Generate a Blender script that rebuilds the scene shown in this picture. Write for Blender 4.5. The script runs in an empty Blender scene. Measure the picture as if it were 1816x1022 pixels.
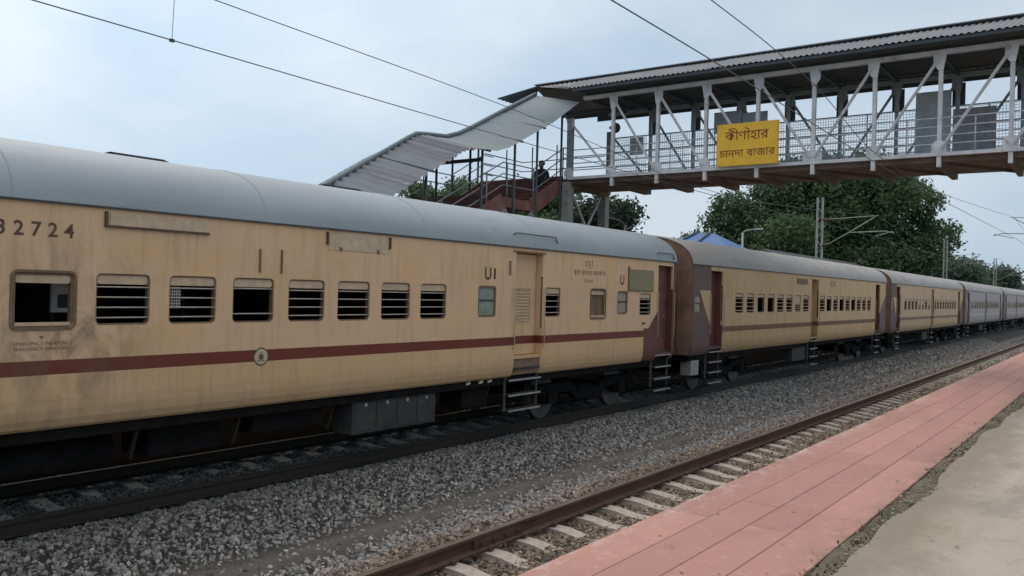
import bpy, bmesh, math, random
import numpy as np
from mathutils import Vector, Matrix, Quaternion
from mathutils.geometry import tessellate_polygon

S = bpy.context.scene
COL = S.collection
random.seed(7)
R = math.radians

# ------------------------------------------------------------------ camera
EYE = Vector((0, 0, 2.61))
TH, PITCH, ROLL = R(36.066), R(0.096), 0.027
cam_d = bpy.data.cameras.new('camera')
cam = bpy.data.objects.new('camera', cam_d); COL.objects.link(cam)
cam_d.sensor_width = 36; cam_d.lens = 1500 / 1816 * 36
cam_d.clip_start = .05; cam_d.clip_end = 4000
r0 = Vector((math.cos(TH), math.sin(TH), 0))
f0 = Vector((-math.sin(TH) * math.cos(PITCH), math.cos(TH) * math.cos(PITCH), math.sin(PITCH)))
u0 = r0.cross(f0)
rr = r0 * math.cos(ROLL) + u0 * math.sin(ROLL)
uu = -r0 * math.sin(ROLL) + u0 * math.cos(ROLL)
cam.matrix_world = Matrix((( rr.x, uu.x, -f0.x, EYE.x), (rr.y, uu.y, -f0.y, EYE.y), (rr.z, uu.z, -f0.z, EYE.z), (0, 0, 0, 1)))
S.camera = cam
S.render.resolution_x = 1024; S.render.resolution_y = 576
S.view_settings.view_transform = 'Standard'; S.view_settings.look = 'None'
S.view_settings.exposure = 0.0; S.view_settings.gamma = 1.0
S.view_settings.use_curve_mapping = False

# ------------------------------------------------------------------ world: overcast over a Nishita sky
SUN_EL, SUN_AZ = R(48), R(75)          # azimuth measured from +Y towards -X
W = bpy.data.worlds.new('World'); S.world = W; W.use_nodes = True
nt = W.node_tree; N = nt.nodes; L = nt.links; N.clear()
wo = N.new('ShaderNodeOutputWorld')
sky = N.new('ShaderNodeTexSky'); sky.sky_type = 'NISHITA'; sky.sun_disc = False
sky.sun_elevation = SUN_EL; sky.sun_rotation = -SUN_AZ
sky.dust_density = 2.5; sky.air_density = 1.0
b1 = N.new('ShaderNodeBackground'); b1.inputs[1].default_value = .1
L.new(sky.outputs[0], b1.inputs[0])
tc = N.new('ShaderNodeTexCoord')
mp = N.new('ShaderNodeMapping'); mp.inputs['Scale'].default_value = (1, 1, 2.2)
L.new(tc.outputs['Generated'], mp.inputs[0])
nz = N.new('ShaderNodeTexNoise'); nz.inputs['Scale'].default_value = 2.6; nz.inputs['Detail'].default_value = 5
nz.inputs['Roughness'].default_value = .5; nz.inputs['Distortion'].default_value = .3
L.new(mp.outputs[0], nz.inputs[0])
cr = N.new('ShaderNodeValToRGB')
cr.color_ramp.elements[0].position = .38; cr.color_ramp.elements[0].color = (.49, .625, .765, 1)
cr.color_ramp.elements[1].position = .60; cr.color_ramp.elements[1].color = (.65, .745, .835, 1)
L.new(nz.outputs[0], cr.inputs[0])
# brighter towards the veiled sun
dp = N.new('ShaderNodeVectorMath'); dp.operation = 'DOT_PRODUCT'
sd = Vector((-math.sin(SUN_AZ) * math.cos(SUN_EL), math.cos(SUN_AZ) * math.cos(SUN_EL), math.sin(SUN_EL)))
dp.inputs[1].default_value = sd
L.new(tc.outputs['Generated'], dp.inputs[0])
mr = N.new('ShaderNodeMapRange'); mr.inputs['From Min'].default_value = .55; mr.inputs['From Max'].default_value = 1.0
mr.inputs['To Min'].default_value = 1.0; mr.inputs['To Max'].default_value = 1.45; mr.interpolation_type = 'SMOOTHSTEP'
L.new(dp.outputs['Value'], mr.inputs[0])
# overcast: neutral and about twice as bright overhead as near the horizon
sz = N.new('ShaderNodeSeparateXYZ'); L.new(tc.outputs['Generated'], sz.inputs[0])
mz = N.new('ShaderNodeMapRange'); mz.inputs['From Min'].default_value = .38; mz.inputs['From Max'].default_value = .95
mz.inputs['To Min'].default_value = 0; mz.inputs['To Max'].default_value = 1
L.new(sz.outputs[2], mz.inputs[0])
mc = N.new('ShaderNodeMix'); mc.data_type = 'RGBA'
L.new(mz.outputs[0], mc.inputs[0]); L.new(cr.outputs[0], mc.inputs[6]); mc.inputs[7].default_value = (1.30, 1.21, 1.12, 1)
b2 = N.new('ShaderNodeBackground')
L.new(mc.outputs[2], b2.inputs[0]); L.new(mr.outputs[0], b2.inputs[1])
mx = N.new('ShaderNodeMixShader'); mx.inputs[0].default_value = .9
L.new(b1.outputs[0], mx.inputs[1]); L.new(b2.outputs[0], mx.inputs[2]); L.new(mx.outputs[0], wo.inputs[0])

sun_d = bpy.data.lights.new('sun', 'SUN'); sun_d.energy = .7; sun_d.angle = R(40); sun_d.color = (1, .90, .78)
sun = bpy.data.objects.new('sun', sun_d); COL.objects.link(sun)
sun.rotation_mode = 'QUATERNION'; sun.rotation_quaternion = sd.to_track_quat('Z', 'Y')

# ------------------------------------------------------------------ materials
def nmath(nt, op, a, b=None, c=None, clamp=False):
    n = nt.nodes.new('ShaderNodeMath'); n.operation = op; n.use_clamp = clamp
    for i, v in enumerate((a, b, c)):
        if v is None: continue
        if hasattr(v, 'links'): nt.links.new(v, n.inputs[i])
        else: n.inputs[i].default_value = v
    return n.outputs[0]
def nmix(nt, f, a, b, mode='MIX'):
    n = nt.nodes.new('ShaderNodeMix'); n.data_type = 'RGBA'; n.blend_type = mode
    for i, v in ((0, f), (6, a), (7, b)):
        if hasattr(v, 'links'): nt.links.new(v, n.inputs[i])
        elif i == 0: n.inputs[0].default_value = v
        else: n.inputs[i].default_value = (*v[:3], 1)
    return n.outputs[2]
def nnoise(nt, vec, scale=5, detail=4, rough=.55, map_scale=None, out=0, distort=0):
    n = nt.nodes.new('ShaderNodeTexNoise'); n.inputs['Scale'].default_value = scale
    n.inputs['Detail'].default_value = detail; n.inputs['Roughness'].default_value = rough
    n.inputs['Distortion'].default_value = distort
    if map_scale:
        m = nt.nodes.new('ShaderNodeMapping'); m.inputs['Scale'].default_value = map_scale
        nt.links.new(vec, m.inputs[0]); vec = m.outputs[0]
    nt.links.new(vec, n.inputs[0])
    return n.outputs[out]
def nramp(nt, v, p0, p1, c0=(0, 0, 0), c1=(1, 1, 1)):
    n = nt.nodes.new('ShaderNodeValToRGB')
    n.color_ramp.elements[0].position = p0; n.color_ramp.elements[0].color = (*c0, 1)
    n.color_ramp.elements[1].position = p1; n.color_ramp.elements[1].color = (*c1, 1)
    nt.links.new(v, n.inputs[0]); return n.outputs[0]
def new_mat(name):
    m = bpy.data.materials.new(name); m.use_nodes = True
    return m, m.node_tree, m.node_tree.nodes['Principled BSDF']
def mat(name, col, rough=.7, metal=0, var=.25, scale=4, bump=.15, bscale=40, spot=None, coord='Object', stretch=None, spot_lo=.58):
    """paint, metal, concrete...: colour with two scales of variation, optional spots of a second colour, fine relief"""
    m, nt, b = new_mat(name)
    t = nt.nodes.new('ShaderNodeTexCoord'); v = t.outputs[coord]
    n1 = nnoise(nt, v, scale, 5, .6, stretch)
    lo = tuple(c * (1 - var) for c in col); hi = tuple(min(1, c * (1 + var)) for c in col)
    c = nramp(nt, n1, .3, .7, lo, hi)
    if spot:
        n2 = nnoise(nt, v, scale * 1.7, 6, .65, stretch, distort=.4)
        c = nmix(nt, nramp(nt, n2, spot_lo, spot_lo + .1), c, spot)
    nt.links.new(c, b.inputs['Base Color'])
    n3 = nnoise(nt, v, bscale, 3, .6)
    rg = nmath(nt, 'MULTIPLY_ADD', n1, .25, rough - .12, clamp=True)
    nt.links.new(rg, b.inputs['Roughness']); b.inputs['Metallic'].default_value = metal
    if bump:
        bp = nt.nodes.new('ShaderNodeBump'); bp.inputs['Strength'].default_value = bump; bp.inputs['Distance'].default_value = .02
        nt.links.new(n3, bp.inputs['Height']); nt.links.new(bp.outputs[0], b.inputs['Normal'])
    return m

def livery(name, cream, stripe, end_col, L_=21.34, near_end=True, far_end=True, dirt=.5):
    """coach side paint in coach-local coordinates: y along the coach, z above the rail"""
    m, nt, b = new_mat(name)
    t = nt.nodes.new('ShaderNodeTexCoord'); v = t.outputs['Object']
    sp = nt.nodes.new('ShaderNodeSeparateXYZ'); nt.links.new(v, sp.inputs[0])
    y, z = sp.outputs[1], sp.outputs[2]
    c = nmix(nt, nnoise(nt, v, .9, 5, .6, (1, .7, 1)), tuple(q * .86 for q in cream), tuple(min(1, q * 1.12) for q in cream))
    # sun-bleached patches, yellowed patches
    c = nmix(nt, nmath(nt, 'MULTIPLY', nramp(nt, nnoise(nt, v, 1.3, 3, .5), .52, .68), .45), c, (cream[0] * 1.0, cream[1] * .93, cream[2] * .66))
    lowp = nmath(nt, 'MULTIPLY', nmath(nt, 'LESS_THAN', z, 1.60), nmath(nt, 'MULTIPLY_ADD', nnoise(nt, v, .7, 4, .6, (1, .5, 1.5)), .7, .12))
    c = nmix(nt, lowp, c, tuple(q * k_ for q, k_ in zip(cream, (.78, .72, .52))))
    s = nmath(nt, 'MULTIPLY', nmath(nt, 'GREATER_THAN', z, 1.605), nmath(nt, 'LESS_THAN', z, 1.755))
    c = nmix(nt, s, c, stripe)
    def end_mask(d, slope, off, low):    # d = distance from the coach end
        zl = nmath(nt, 'LESS_THAN', z, 1.80)
        a = nmath(nt, 'MULTIPLY', nmath(nt, 'LESS_THAN', d, low), zl)
        line = nmath(nt, 'MULTIPLY_ADD', z, slope, off)           # slanted edge of the end colour
        b_ = nmath(nt, 'MULTIPLY', nmath(nt, 'LESS_THAN', d, nmath(nt, 'MAXIMUM', line, 0.20)), nmath(nt, 'MULTIPLY', nmath(nt, 'SUBTRACT', 1.0, zl), nmath(nt, 'LESS_THAN', z, 2.72)))
        c_ = nmath(nt, 'MULTIPLY', nmath(nt, 'LESS_THAN', d, 1.19), nmath(nt, 'GREATER_THAN', z, 2.72))
        d_ = nmath(nt, 'LESS_THAN', d, .16)
        return a, b_, c_, d_
    mk = None
    if near_end:
        a, b_, c_, d_ = end_mask(y, -.78, 2.60, 2.04)
        mk = nmath(nt, 'MAXIMUM', nmath(nt, 'MAXIMUM', a, b_), nmath(nt, 'MAXIMUM', c_, d_))
    if far_end:
        yy = nmath(nt, 'SUBTRACT', L_, y)
        a, b_, c_, d_ = end_mask(yy, -1.17, 3.53, 1.66)
        e = nmath(nt, 'MAXIMUM', nmath(nt, 'MAXIMUM', a, b_), nmath(nt, 'LESS_THAN', yy, .16))
        mk = e if mk is None else nmath(nt, 'MAXIMUM', mk, e)
    if mk is not None:
        c = nmix(nt, mk, c, end_col)
    # running dirt: streaks and grime
    st = nramp(nt, nnoise(nt, v, 3.0, 5, .65, (1, 3.2, .28)), .50, .74)
    c = nmix(nt, nmath(nt, 'MULTIPLY', st, nmath(nt, 'MULTIPLY', nnoise(nt, v, .6, 3, .5), dirt * 1.1)), c, (.085, .06, .04))
    gr = nramp(nt, nnoise(nt, v, 7, 6, .7, (1, 1, 1.3)), .60, .76)
    c = nmix(nt, nmath(nt, 'MULTIPLY', gr, dirt * .55), c, (.11, .075, .05))
    # sooty hand and rain smears about the open window at the near end
    if not near_end:
        ds = nt.nodes.new('ShaderNodeVectorMath'); ds.operation = 'DISTANCE'; nt.links.new(v, ds.inputs[0]); ds.inputs[1].default_value = (1.62, 6.6, 2.05)
        sm = nmath(nt, 'SUBTRACT', 1.0, nmath(nt, 'MULTIPLY', ds.outputs['Value'], .72), clamp=True)
        sm = nmath(nt, 'MULTIPLY', sm, nramp(nt, nnoise(nt, v, 2.4, 6, .7, (1, 1.3, .8), distort=.6), .42, .66))
        c = nmix(nt, nmath(nt, 'MULTIPLY', sm, .85), c, (.12, .085, .055))
    # brake dust thrown up on the skirt, broken up by noise
    sk = nmath(nt, 'SUBTRACT', 1.42, z); sk = nmath(nt, 'MULTIPLY', sk, 2.2)
    sk = nmath(nt, 'MULTIPLY', nmath(nt, 'ADD', sk, 0.0, clamp=True), nnoise(nt, v, 5, 5, .7, (1, .5, 1.5)))
    c = nmix(nt, nmath(nt, 'MULTIPLY', sk, dirt * 1.3, clamp=True), c, (.075, .055, .045))
    nt.links.new(c, b.inputs['Base Color'])
    b.inputs['Roughness'].default_value = .55; b.inputs['Specular IOR Level'].default_value = .35
    bp = nt.nodes.new('ShaderNodeBump'); bp.inputs['Strength'].default_value = .35; bp.inputs['Distance'].default_value = .03
    nt.links.new(nnoise(nt, v, 2.2, 2, .4), bp.inputs['Height']); nt.links.new(bp.outputs[0], b.inputs['Normal'])
    return m

M = {}
M['cream1'] = livery('coach_paint_cream', (.65, .445, .275), (.15, .032, .018), (.13, .048, .036), near_end=False, dirt=.42)
M['cream2'] = livery('coach_paint_yellow_cream', (.55, .385, .205), (.15, .080, .033), (.115, .075, .066), dirt=.7)
M['cream3'] = livery('coach_paint_dull_cream', (.52, .38, .235), (.19, .12, .07), (.10, .07, .06), dirt=.7)
M['grey4'] = livery('coach_paint_grey', (.35, .34, .36), (.42, .40, .42), (.16, .14, .17), dirt=.6)
M['roof'] = mat('coach_roof_paint', (.265, .315, .35), .5, .0, .12, 1.2, .12, 12, spot=(.20, .245, .28), stretch=(1, .35, 1), spot_lo=.6)
M['roof2'] = mat('coach_roof_dull', (.31, .30, .29), .55, 0, .15, 1.2, .12, 12, spot=(.22, .205, .19), stretch=(1, .35, 1))
M['endrust'] = mat('coach_end_brown', (.21, .125, .085), .7, 0, .35, 1.4, .2, 20, spot=(.22, .17, .08))
M['gutter'] = mat('gutter_dark', (.045, .045, .05), .6)
M['under'] = mat('underframe_black', (.012, .011, .011), .9, 0, .4, 5, .3, 30, spot=(.022, .017, .013))
M['under'].node_tree.nodes['Principled BSDF'].inputs['Specular IOR Level'].default_value = .08
M['dusty'] = mat('brake_dust_brown', (.030, .024, .020), .9, 0, .4, 5, .3, 30)
M['box'] = mat('battery_box_grey', (.036, .035, .033), .8, 0, .4, 3, .3, 30, spot=(.09, .065, .045))
M['steel'] = mat('worn_steel_grey', (.33, .33, .33), .5, .4, .2, 8)
M['stepdark'] = mat('step_frame_dark', (.10, .085, .08), .7)
M['wheel'] = mat('wheel_steel', (.11, .10, .095), .6, .5, .3, 6)
M['int'] = mat('coach_interior', (.045, .036, .028), .7, 0, .3, 3)
M['seat'] = mat('coach_seat', (.03, .045, .06), .6)
M['white_in'] = mat('white_fitting', (.62, .62, .64), .5)
M['frame'] = mat('window_frame_cream', (.50, .40, .28), .6, 0, .2, 8, spot=(.12, .08, .05), spot_lo=.64)
M['shut'] = mat('window_shutter_cream', (.50, .38, .26), .6, 0, .15, 8)
M['darkframe'] = mat('window_frame_grime', (.17, .115, .07), .7, 0, .3, 10)
M['bar'] = mat('window_bar_grey', (.44, .39, .33), .5, 0, .15, 10)
M['frost'] = mat('frosted_glass_green', (.20, .25, .21), .35, 0, .3, 7)
M['frost2'] = mat('frosted_glass_brown', (.26, .22, .19), .35, 0, .3, 7)
M['boardolive'] = mat('olive_panel', (.22, .20, .11), .6, 0, .12, 3)
M['ink'] = mat('painted_letters_brown', (.095, .058, .035), .7)
M['ink2'] = mat('faded_lettering', (.20, .13, .085), .7)
M['maroon'] = mat('maroon_paint', (.13, .045, .038), .6, 0, .3, 3, spot=(.20, .12, .09))
M['doorcream'] = M['cream1']
# ground
M['concrete'] = mat('sleeper_concrete', (.40, .36, .32), .85, 0, .2, 6, .3, 50, spot=(.24, .20, .17))
M['concrete_dark'] = mat('sleeper_concrete_dark', (.26, .25, .24), .85, 0, .3, 6, .3, 50, spot=(.13, .12, .11))  # darker sleeper concrete for the track under the train
M['rail'] = mat('rail_rust', (.088, .052, .036), .75, .15, .25, 7, .25, 60, spot=(.13, .085, .06), stretch=(1, .3, 1))
M['rail2'] = mat('rail_rust_dark', (.03, .024, .02), .75, .2, .25, 7)
M['raildull'] = mat('rail_head_worn', (.15, .125, .105), .45, .6, .2, 8, stretch=(1, .2, 1))

def stone_mat(name, dark=False):
    m, nt, b = new_mat(name)
    oi = nt.nodes.new('ShaderNodeObjectInfo'); g = nt.nodes.new('ShaderNodeNewGeometry')
    sp = nt.nodes.new('ShaderNodeSeparateXYZ'); nt.links.new(g.outputs['Position'], sp.inputs[0])
    r = oi.outputs['Random']
    cr = nt.nodes.new('ShaderNodeValToRGB')
    e = cr.color_ramp.elements
    e[0].position = 0; e[0].color = (.07, .07, .072, 1); e[1].position = 1; e[1].color = (.55, .535, .51, 1)
    for p, c in ((.25, (.19, .187, .188, 1)), (.65, (.30, .293, .288, 1)), (.92, (.41, .395, .38, 1))):
        q = e.new(p); q.color = c
    nt.links.new(r, cr.inputs[0]); c = cr.outputs[0]
    # rust-brown dust close to the platform road
    nzv = nnoise(nt, g.outputs['Position'], .9, 4, .6)
    d = nmath(nt, 'ADD', sp.outputs[0], nmath(nt, 'MULTIPLY', nzv, 1.6))
    mr = nt.nodes.new('ShaderNodeMapRange'); mr.inputs['From Min'].default_value = -6.0; mr.inputs['From Max'].default_value = -5.1
    nt.links.new(d, mr.inputs[0])
    c = nmix(nt, mr.outputs[0], c, nmix(nt, 1.0, c, (.80, .655, .52), 'MULTIPLY'))
    # stones grow darker towards and under the train
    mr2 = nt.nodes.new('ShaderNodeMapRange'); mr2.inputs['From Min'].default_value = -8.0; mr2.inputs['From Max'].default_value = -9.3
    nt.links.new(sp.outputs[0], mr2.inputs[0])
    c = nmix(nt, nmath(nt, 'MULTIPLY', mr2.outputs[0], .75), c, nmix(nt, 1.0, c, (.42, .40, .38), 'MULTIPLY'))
    nt.links.new(c, b.inputs['Base Color']); b.inputs['Roughness'].default_value = .85
    return m
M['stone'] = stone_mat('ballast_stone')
def dust_mat():
    m, nt, b = new_mat('ballast_bed')
    g = nt.nodes.new('ShaderNodeNewGeometry'); v = g.outputs['Position']
    sp = nt.nodes.new('ShaderNodeSeparateXYZ'); nt.links.new(v, sp.inputs[0])
    # trodden, dusty strip along the middle between the tracks
    pth = nmath(nt, 'ABSOLUTE', nmath(nt, 'ADD', sp.outputs[0], nmath(nt, 'MULTIPLY_ADD', nnoise(nt, v, .8, 3, .5), .5, 7.52)))
    pth = nmath(nt, 'SUBTRACT', 1.0, nmath(nt, 'MULTIPLY', pth, 1.7), clamp=True)
    c = nmix(nt, pth, (.03, .029, .028), nmix(nt, nnoise(nt, v, 1.6, 6, .7, (1, .25, 1)), (.085, .083, .08), (.21, .20, .19)))  # bed off the strip painted dark as the shade in gaps between stones
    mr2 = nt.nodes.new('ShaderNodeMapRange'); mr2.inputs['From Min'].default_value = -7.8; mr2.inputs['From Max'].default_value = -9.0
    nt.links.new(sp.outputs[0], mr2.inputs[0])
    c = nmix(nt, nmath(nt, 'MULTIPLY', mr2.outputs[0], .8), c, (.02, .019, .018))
    nv = nnoise(nt, v, 26, 4, .7)
    c = nmix(nt, .6, c, nmix(nt, 1.0, c, nramp(nt, nv, .3, .7, (.4, .4, .4), (1.7, 1.7, 1.7)), 'MULTIPLY'))
    nt.links.new(c, b.inputs['Base Color']); b.inputs['Roughness'].default_value = .9
    bp = nt.nodes.new('ShaderNodeBump'); bp.inputs['Strength'].default_value = .7; bp.inputs['Distance'].default_value = .03
    nt.links.new(nv, bp.inputs['Height']); nt.links.new(bp.outputs[0], b.inputs['Normal'])
    return m
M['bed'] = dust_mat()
M['red'] = None
def paver_mat():
    m, nt, b = new_mat('red_painted_paving')
    g = nt.nodes.new('ShaderNodeNewGeometry'); v = g.outputs['Position']
    oi = nt.nodes.new('ShaderNodeObjectInfo')
    c = nmix(nt, nnoise(nt, v, .8, 6, .6, (1, .6, 1)), (.31, .16, .13), (.47, .25, .21))
    c = nmix(nt, nmath(nt, 'MULTIPLY', nramp(nt, nnoise(nt, v, 2.6, 6, .7, (1.5, .6, 1)), .52, .75), .4), c, (.45, .25, .21))
    c = nmix(nt, nmath(nt, 'MULTIPLY', nramp(nt, nnoise(nt, v, 7, 7, .78), .54, .68), .55), c, (.52, .35, .31))
    c = nmix(nt, nmath(nt, 'MULTIPLY', nramp(nt, nnoise(nt, v, 1.4, 7, .7, (1, .5, 1), distort=.8), .54, .66), .55), c, (.30, .165, .135))
    c = nmix(nt, nmath(nt, 'MULTIPLY', nramp(nt, nnoise(nt, v, 22, 5, .8), .66, .72), .7), c, (.55, .50, .46))
    c = nmix(nt, nmath(nt, 'MULTIPLY', nramp(nt, nnoise(nt, v, 45, 3, .6), .56, .72), .35), c, (.30, .13, .11))
    c = nmix(nt, 1.0, c, nmix(nt, oi.outputs['Random'], (.90, .90, .90), (1.08, 1.08, 1.08)), 'MULTIPLY')
    spv = nt.nodes.new('ShaderNodeSeparateXYZ'); nt.links.new(v, spv.inputs[0])     # paint worn off along the platform edge, soil along the verge
    eg = nmath(nt, 'MULTIPLY', nmath(nt, 'SUBTRACT', -2.80, spv.outputs[0]), 4.5, clamp=True)
    eg = nmath(nt, 'MULTIPLY', eg, nramp(nt, nnoise(nt, v, 8, 6, .8, (1, .4, 1)), .48, .60))
    c = nmix(nt, nmath(nt, 'MULTIPLY', eg, .7), c, (.50, .44, .40))
    sg_ = nmath(nt, 'MULTIPLY', nmath(nt, 'SUBTRACT', spv.outputs[0], -1.86), 4.5, clamp=True)
    sg_ = nmath(nt, 'MULTIPLY', sg_, nramp(nt, nnoise(nt, v, 6, 6, .8, (1, .4, 1)), .42, .58))
    c = nmix(nt, nmath(nt, 'MULTIPLY', sg_, .7), c, (.20, .14, .10))
    nt.links.new(c, b.inputs['Base Color']); b.inputs['Roughness'].default_value = .8
    bp = nt.nodes.new('ShaderNodeBump'); bp.inputs['Strength'].default_value = .25; bp.inputs['Distance'].default_value = .01
    nt.links.new(nnoise(nt, v, 60, 5, .7), bp.inputs['Height']); nt.links.new(bp.outputs[0], b.inputs['Normal'])
    return m
M['red'] = paver_mat()
def plat_mat():
    m, nt, b = new_mat('worn_platform_concrete')
    g = nt.nodes.new('ShaderNodeNewGeometry'); v = g.outputs['Position']
    c = nmix(nt, nnoise(nt, v, .9, 6, .6, (1, .45, 1)), (.335, .29, .235), (.44, .385, .32))
    c = nmix(nt, nmath(nt, 'MULTIPLY', nramp(nt, nnoise(nt, v, 1.1, 5, .55, (1, .4, 1), distort=.5), .55, .66), .55), c, (.58, .54, .48))
    c = nmix(nt, nmath(nt, 'MULTIPLY', nramp(nt, nnoise(nt, v, 1.9, 6, .65, (1, .5, 1), distort=.6), .50, .64), .75), c, (.235, .22, .185))
    c = nmix(nt, nmath(nt, 'MULTIPLY', nramp(nt, nnoise(nt, v, 40, 5, .75), .55, .70), .55), c, (.22, .19, .15))
    vo = nt.nodes.new('ShaderNodeTexVoronoi'); vo.feature = 'DISTANCE_TO_EDGE'; vo.inputs['Scale'].default_value = .8
    wv = nnoise(nt, v, 2.5, 4, .6, out=1); vv = nt.nodes.new('ShaderNodeVectorMath'); vv.operation = 'MULTIPLY_ADD'
    nt.links.new(wv, vv.inputs[0]); vv.inputs[1].default_value = (.5, .5, .5); nt.links.new(v, vv.inputs[2])
    nt.links.new(vv.outputs[0], vo.inputs['Vector'])
    ck = nmath(nt, 'LESS_THAN', vo.outputs[0], .005)
    spx = nt.nodes.new('ShaderNodeSeparateXYZ'); nt.links.new(v, spx.inputs[0])     # soil trodden onto the edge of the concrete
    ed = nmath(nt, 'SUBTRACT', -.75, nmath(nt, 'ADD', spx.outputs[0], nmath(nt, 'MULTIPLY_ADD', nnoise(nt, v, 3.2, 6, .7, (1, .5, 1)), .9, -.40)))
    ed = nmath(nt, 'MULTIPLY', ed, 1.9, clamp=True)
    c = nmix(nt, nmath(nt, 'MULTIPLY', ed, .8), c, (.19, .165, .115))
    c = nmix(nt, nmath(nt, 'MULTIPLY', ck, .22), c, (.16, .14, .11))
    nt.links.new(c, b.inputs['Base Color'])
    rg = nramp(nt, nnoise(nt, v, 1.1, 5, .55, (1, .4, 1), distort=.5), .45, .62, (.8, .8, .8), (.5, .5, .5))
    nt.links.new(rg, b.inputs['Roughness'])
    bp = nt.nodes.new('ShaderNodeBump'); bp.inputs['Strength'].default_value = .35; bp.inputs['Distance'].default_value = .015
    nt.links.new(nnoise(nt, v, 30, 6, .7), bp.inputs['Height']); nt.links.new(bp.outputs[0], b.inputs['Normal'])
    return m
M['plat'] = plat_mat()
M['shadewall'] = mat('shade_black_wall', (.035, .032, .029), .95, 0, .3, 2, .3, 20)  # near-black colour stands in for the deep shade below the train
M['soil'] = mat('verge_soil', (.12, .105, .072), .95, 0, .4, 3, .8, 25, spot=(.065, .075, .03), coord='Object')
M['earth'] = mat('field_earth', (.085, .10, .045), .95, 0, .4, .15, .3, 3, spot=(.14, .12, .08))
M['platwall'] = mat('platform_wall', (.22, .20, .17), .9, 0, .3, 2, .3, 20)
M['debris'] = mat('debris_stone', (.24, .22, .18), .9, 0, .3, 9, 0)
M['weed'] = mat('weed_leaf', (.10, .115, .045), .8, 0, .35, 9, 0)
def valley_shade_mat():
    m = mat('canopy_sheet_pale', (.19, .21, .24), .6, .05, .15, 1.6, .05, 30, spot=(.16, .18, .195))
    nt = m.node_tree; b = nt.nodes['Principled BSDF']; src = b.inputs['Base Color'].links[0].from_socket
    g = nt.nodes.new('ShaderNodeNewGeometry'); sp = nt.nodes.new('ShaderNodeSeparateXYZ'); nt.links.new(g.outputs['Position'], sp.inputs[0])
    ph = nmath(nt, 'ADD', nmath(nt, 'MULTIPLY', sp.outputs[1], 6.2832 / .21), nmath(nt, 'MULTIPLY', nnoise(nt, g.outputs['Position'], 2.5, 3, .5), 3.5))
    w = nmath(nt, 'POWER', nmath(nt, 'MULTIPLY_ADD', nmath(nt, 'SINE', ph), .5, .5), 3)  # dark bands: shade lines of the corrugation painted into the colour
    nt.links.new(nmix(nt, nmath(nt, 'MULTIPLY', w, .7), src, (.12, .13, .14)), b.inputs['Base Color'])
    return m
# bridge
M['white'] = mat('bridge_paint_light', (.56, .57, .60), .55, 0, .2, 3, .1, 30, spot=(.33, .27, .23), spot_lo=.60)
M['bgrey'] = mat('bridge_paint_far_shaded', (.33, .37, .41), .6, 0, .2, 3, .1, 30, spot=(.16, .12, .10), spot_lo=.66)  # far truss: same paint, its shade put into a darker colour
M['sheet'] = mat('roofing_sheet_grey', (.20, .22, .24), .6, .1, .2, 1.5, .05, 30, spot=(.22, .22, .22))
M['canopy'] = mat('canopy_sheet_bluegrey', (.145, .19, .215), .6, .05, .1, 1.2, .05, 30)
M['canopy2'] = valley_shade_mat()
M['deck'] = mat('deck_underside', (.13, .095, .075), .85, 0, .35, 2, .3, 15, spot=(.20, .13, .09))
M['meshwire'] = mat('mesh_wire_pale', (.42, .50, .55), .6, 0, .1, 3, 0)
M['soffit'] = mat('soffit_dark', (.07, .078, .088), .8)
M['post'] = mat('dark_post', (.055, .07, .085), .6, 0, .2, 3)
M['post2'] = mat('stair_rail_paint', (.22, .25, .27), .6, 0, .2, 3)
M['trestle'] = mat('trestle_paint', (.27, .28, .28), .7, 0, .2, 2, spot=(.16, .14, .12))
M['stairred'] = mat('stair_red_brown', (.20, .095, .085), .8, 0, .3, 2.2, .2, 20, spot=(.12, .07, .06))
M['yellow'] = mat('sign_yellow', (.78, .46, .03), .5, 0, .1, 3)
M['signink'] = mat('sign_lettering', (.16, .035, .012), .6)
M['panelw'] = mat('notice_panel_pale', (.50, .55, .60), .6)
M['panelg'] = mat('notice_panel_grey', (.48, .54, .58), .6)
M['paneld'] = mat('notice_panel_dark', (.30, .31, .34), .6)
M['wire'] = mat('overhead_wire', (.10, .11, .13), .6, .3)
M['mast'] = mat('mast_galvanised', (.33, .36, .34), .6, .2, .15, 3)
M['insul'] = mat('insulator_brown', (.10, .05, .03), .4)
M['blue'] = mat('blue_sheeting', (.025, .12, .33), .5, 0, .25, 1.5)
M['shed'] = mat('shed_dark', (.03, .035, .045), .7)
M['bark'] = mat('bark', (.10, .075, .055), .9, 0, .3, 3, .5, 20)
M['skin'] = mat('skin', (.16, .085, .055), .6)
M['hair'] = mat('hair', (.01, .01, .012), .5)
M['cloth'] = mat('dark_clothes', (.02, .022, .035), .8)
M['green_plastic'] = mat('green_scrap', (.12, .28, .24), .5)

def leaf_mat(name, c0, c1, c2):
    m, nt, b = new_mat(name)
    g = nt.nodes.new('ShaderNodeNewGeometry')
    n1 = nnoise(nt, g.outputs['Position'], .55, 4, .6)
    c = nmix(nt, nramp(nt, n1, .35, .65), c0, c1)
    c = nmix(nt, nmath(nt, 'MULTIPLY', nramp(nt, nnoise(nt, g.outputs['Position'], 3.1, 3, .6), .52, .7), .7), c, c2)
    nt.links.new(c, b.inputs['Base Color']); b.inputs['Roughness'].default_value = .6
    b.inputs['Specular IOR Level'].default_value = .3
    tr = nt.nodes.new('ShaderNodeBsdfTranslucent'); nt.links.new(c, tr.inputs[0])
    mxx = nt.nodes.new('ShaderNodeMixShader'); mxx.inputs[0].default_value = .25
    out = nt.nodes['Material Output']
    nt.links.new(b.outputs[0], mxx.inputs[1]); nt.links.new(tr.outputs[0], mxx.inputs[2]); nt.links.new(mxx.outputs[0], out.inputs[0])
    return m
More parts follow.
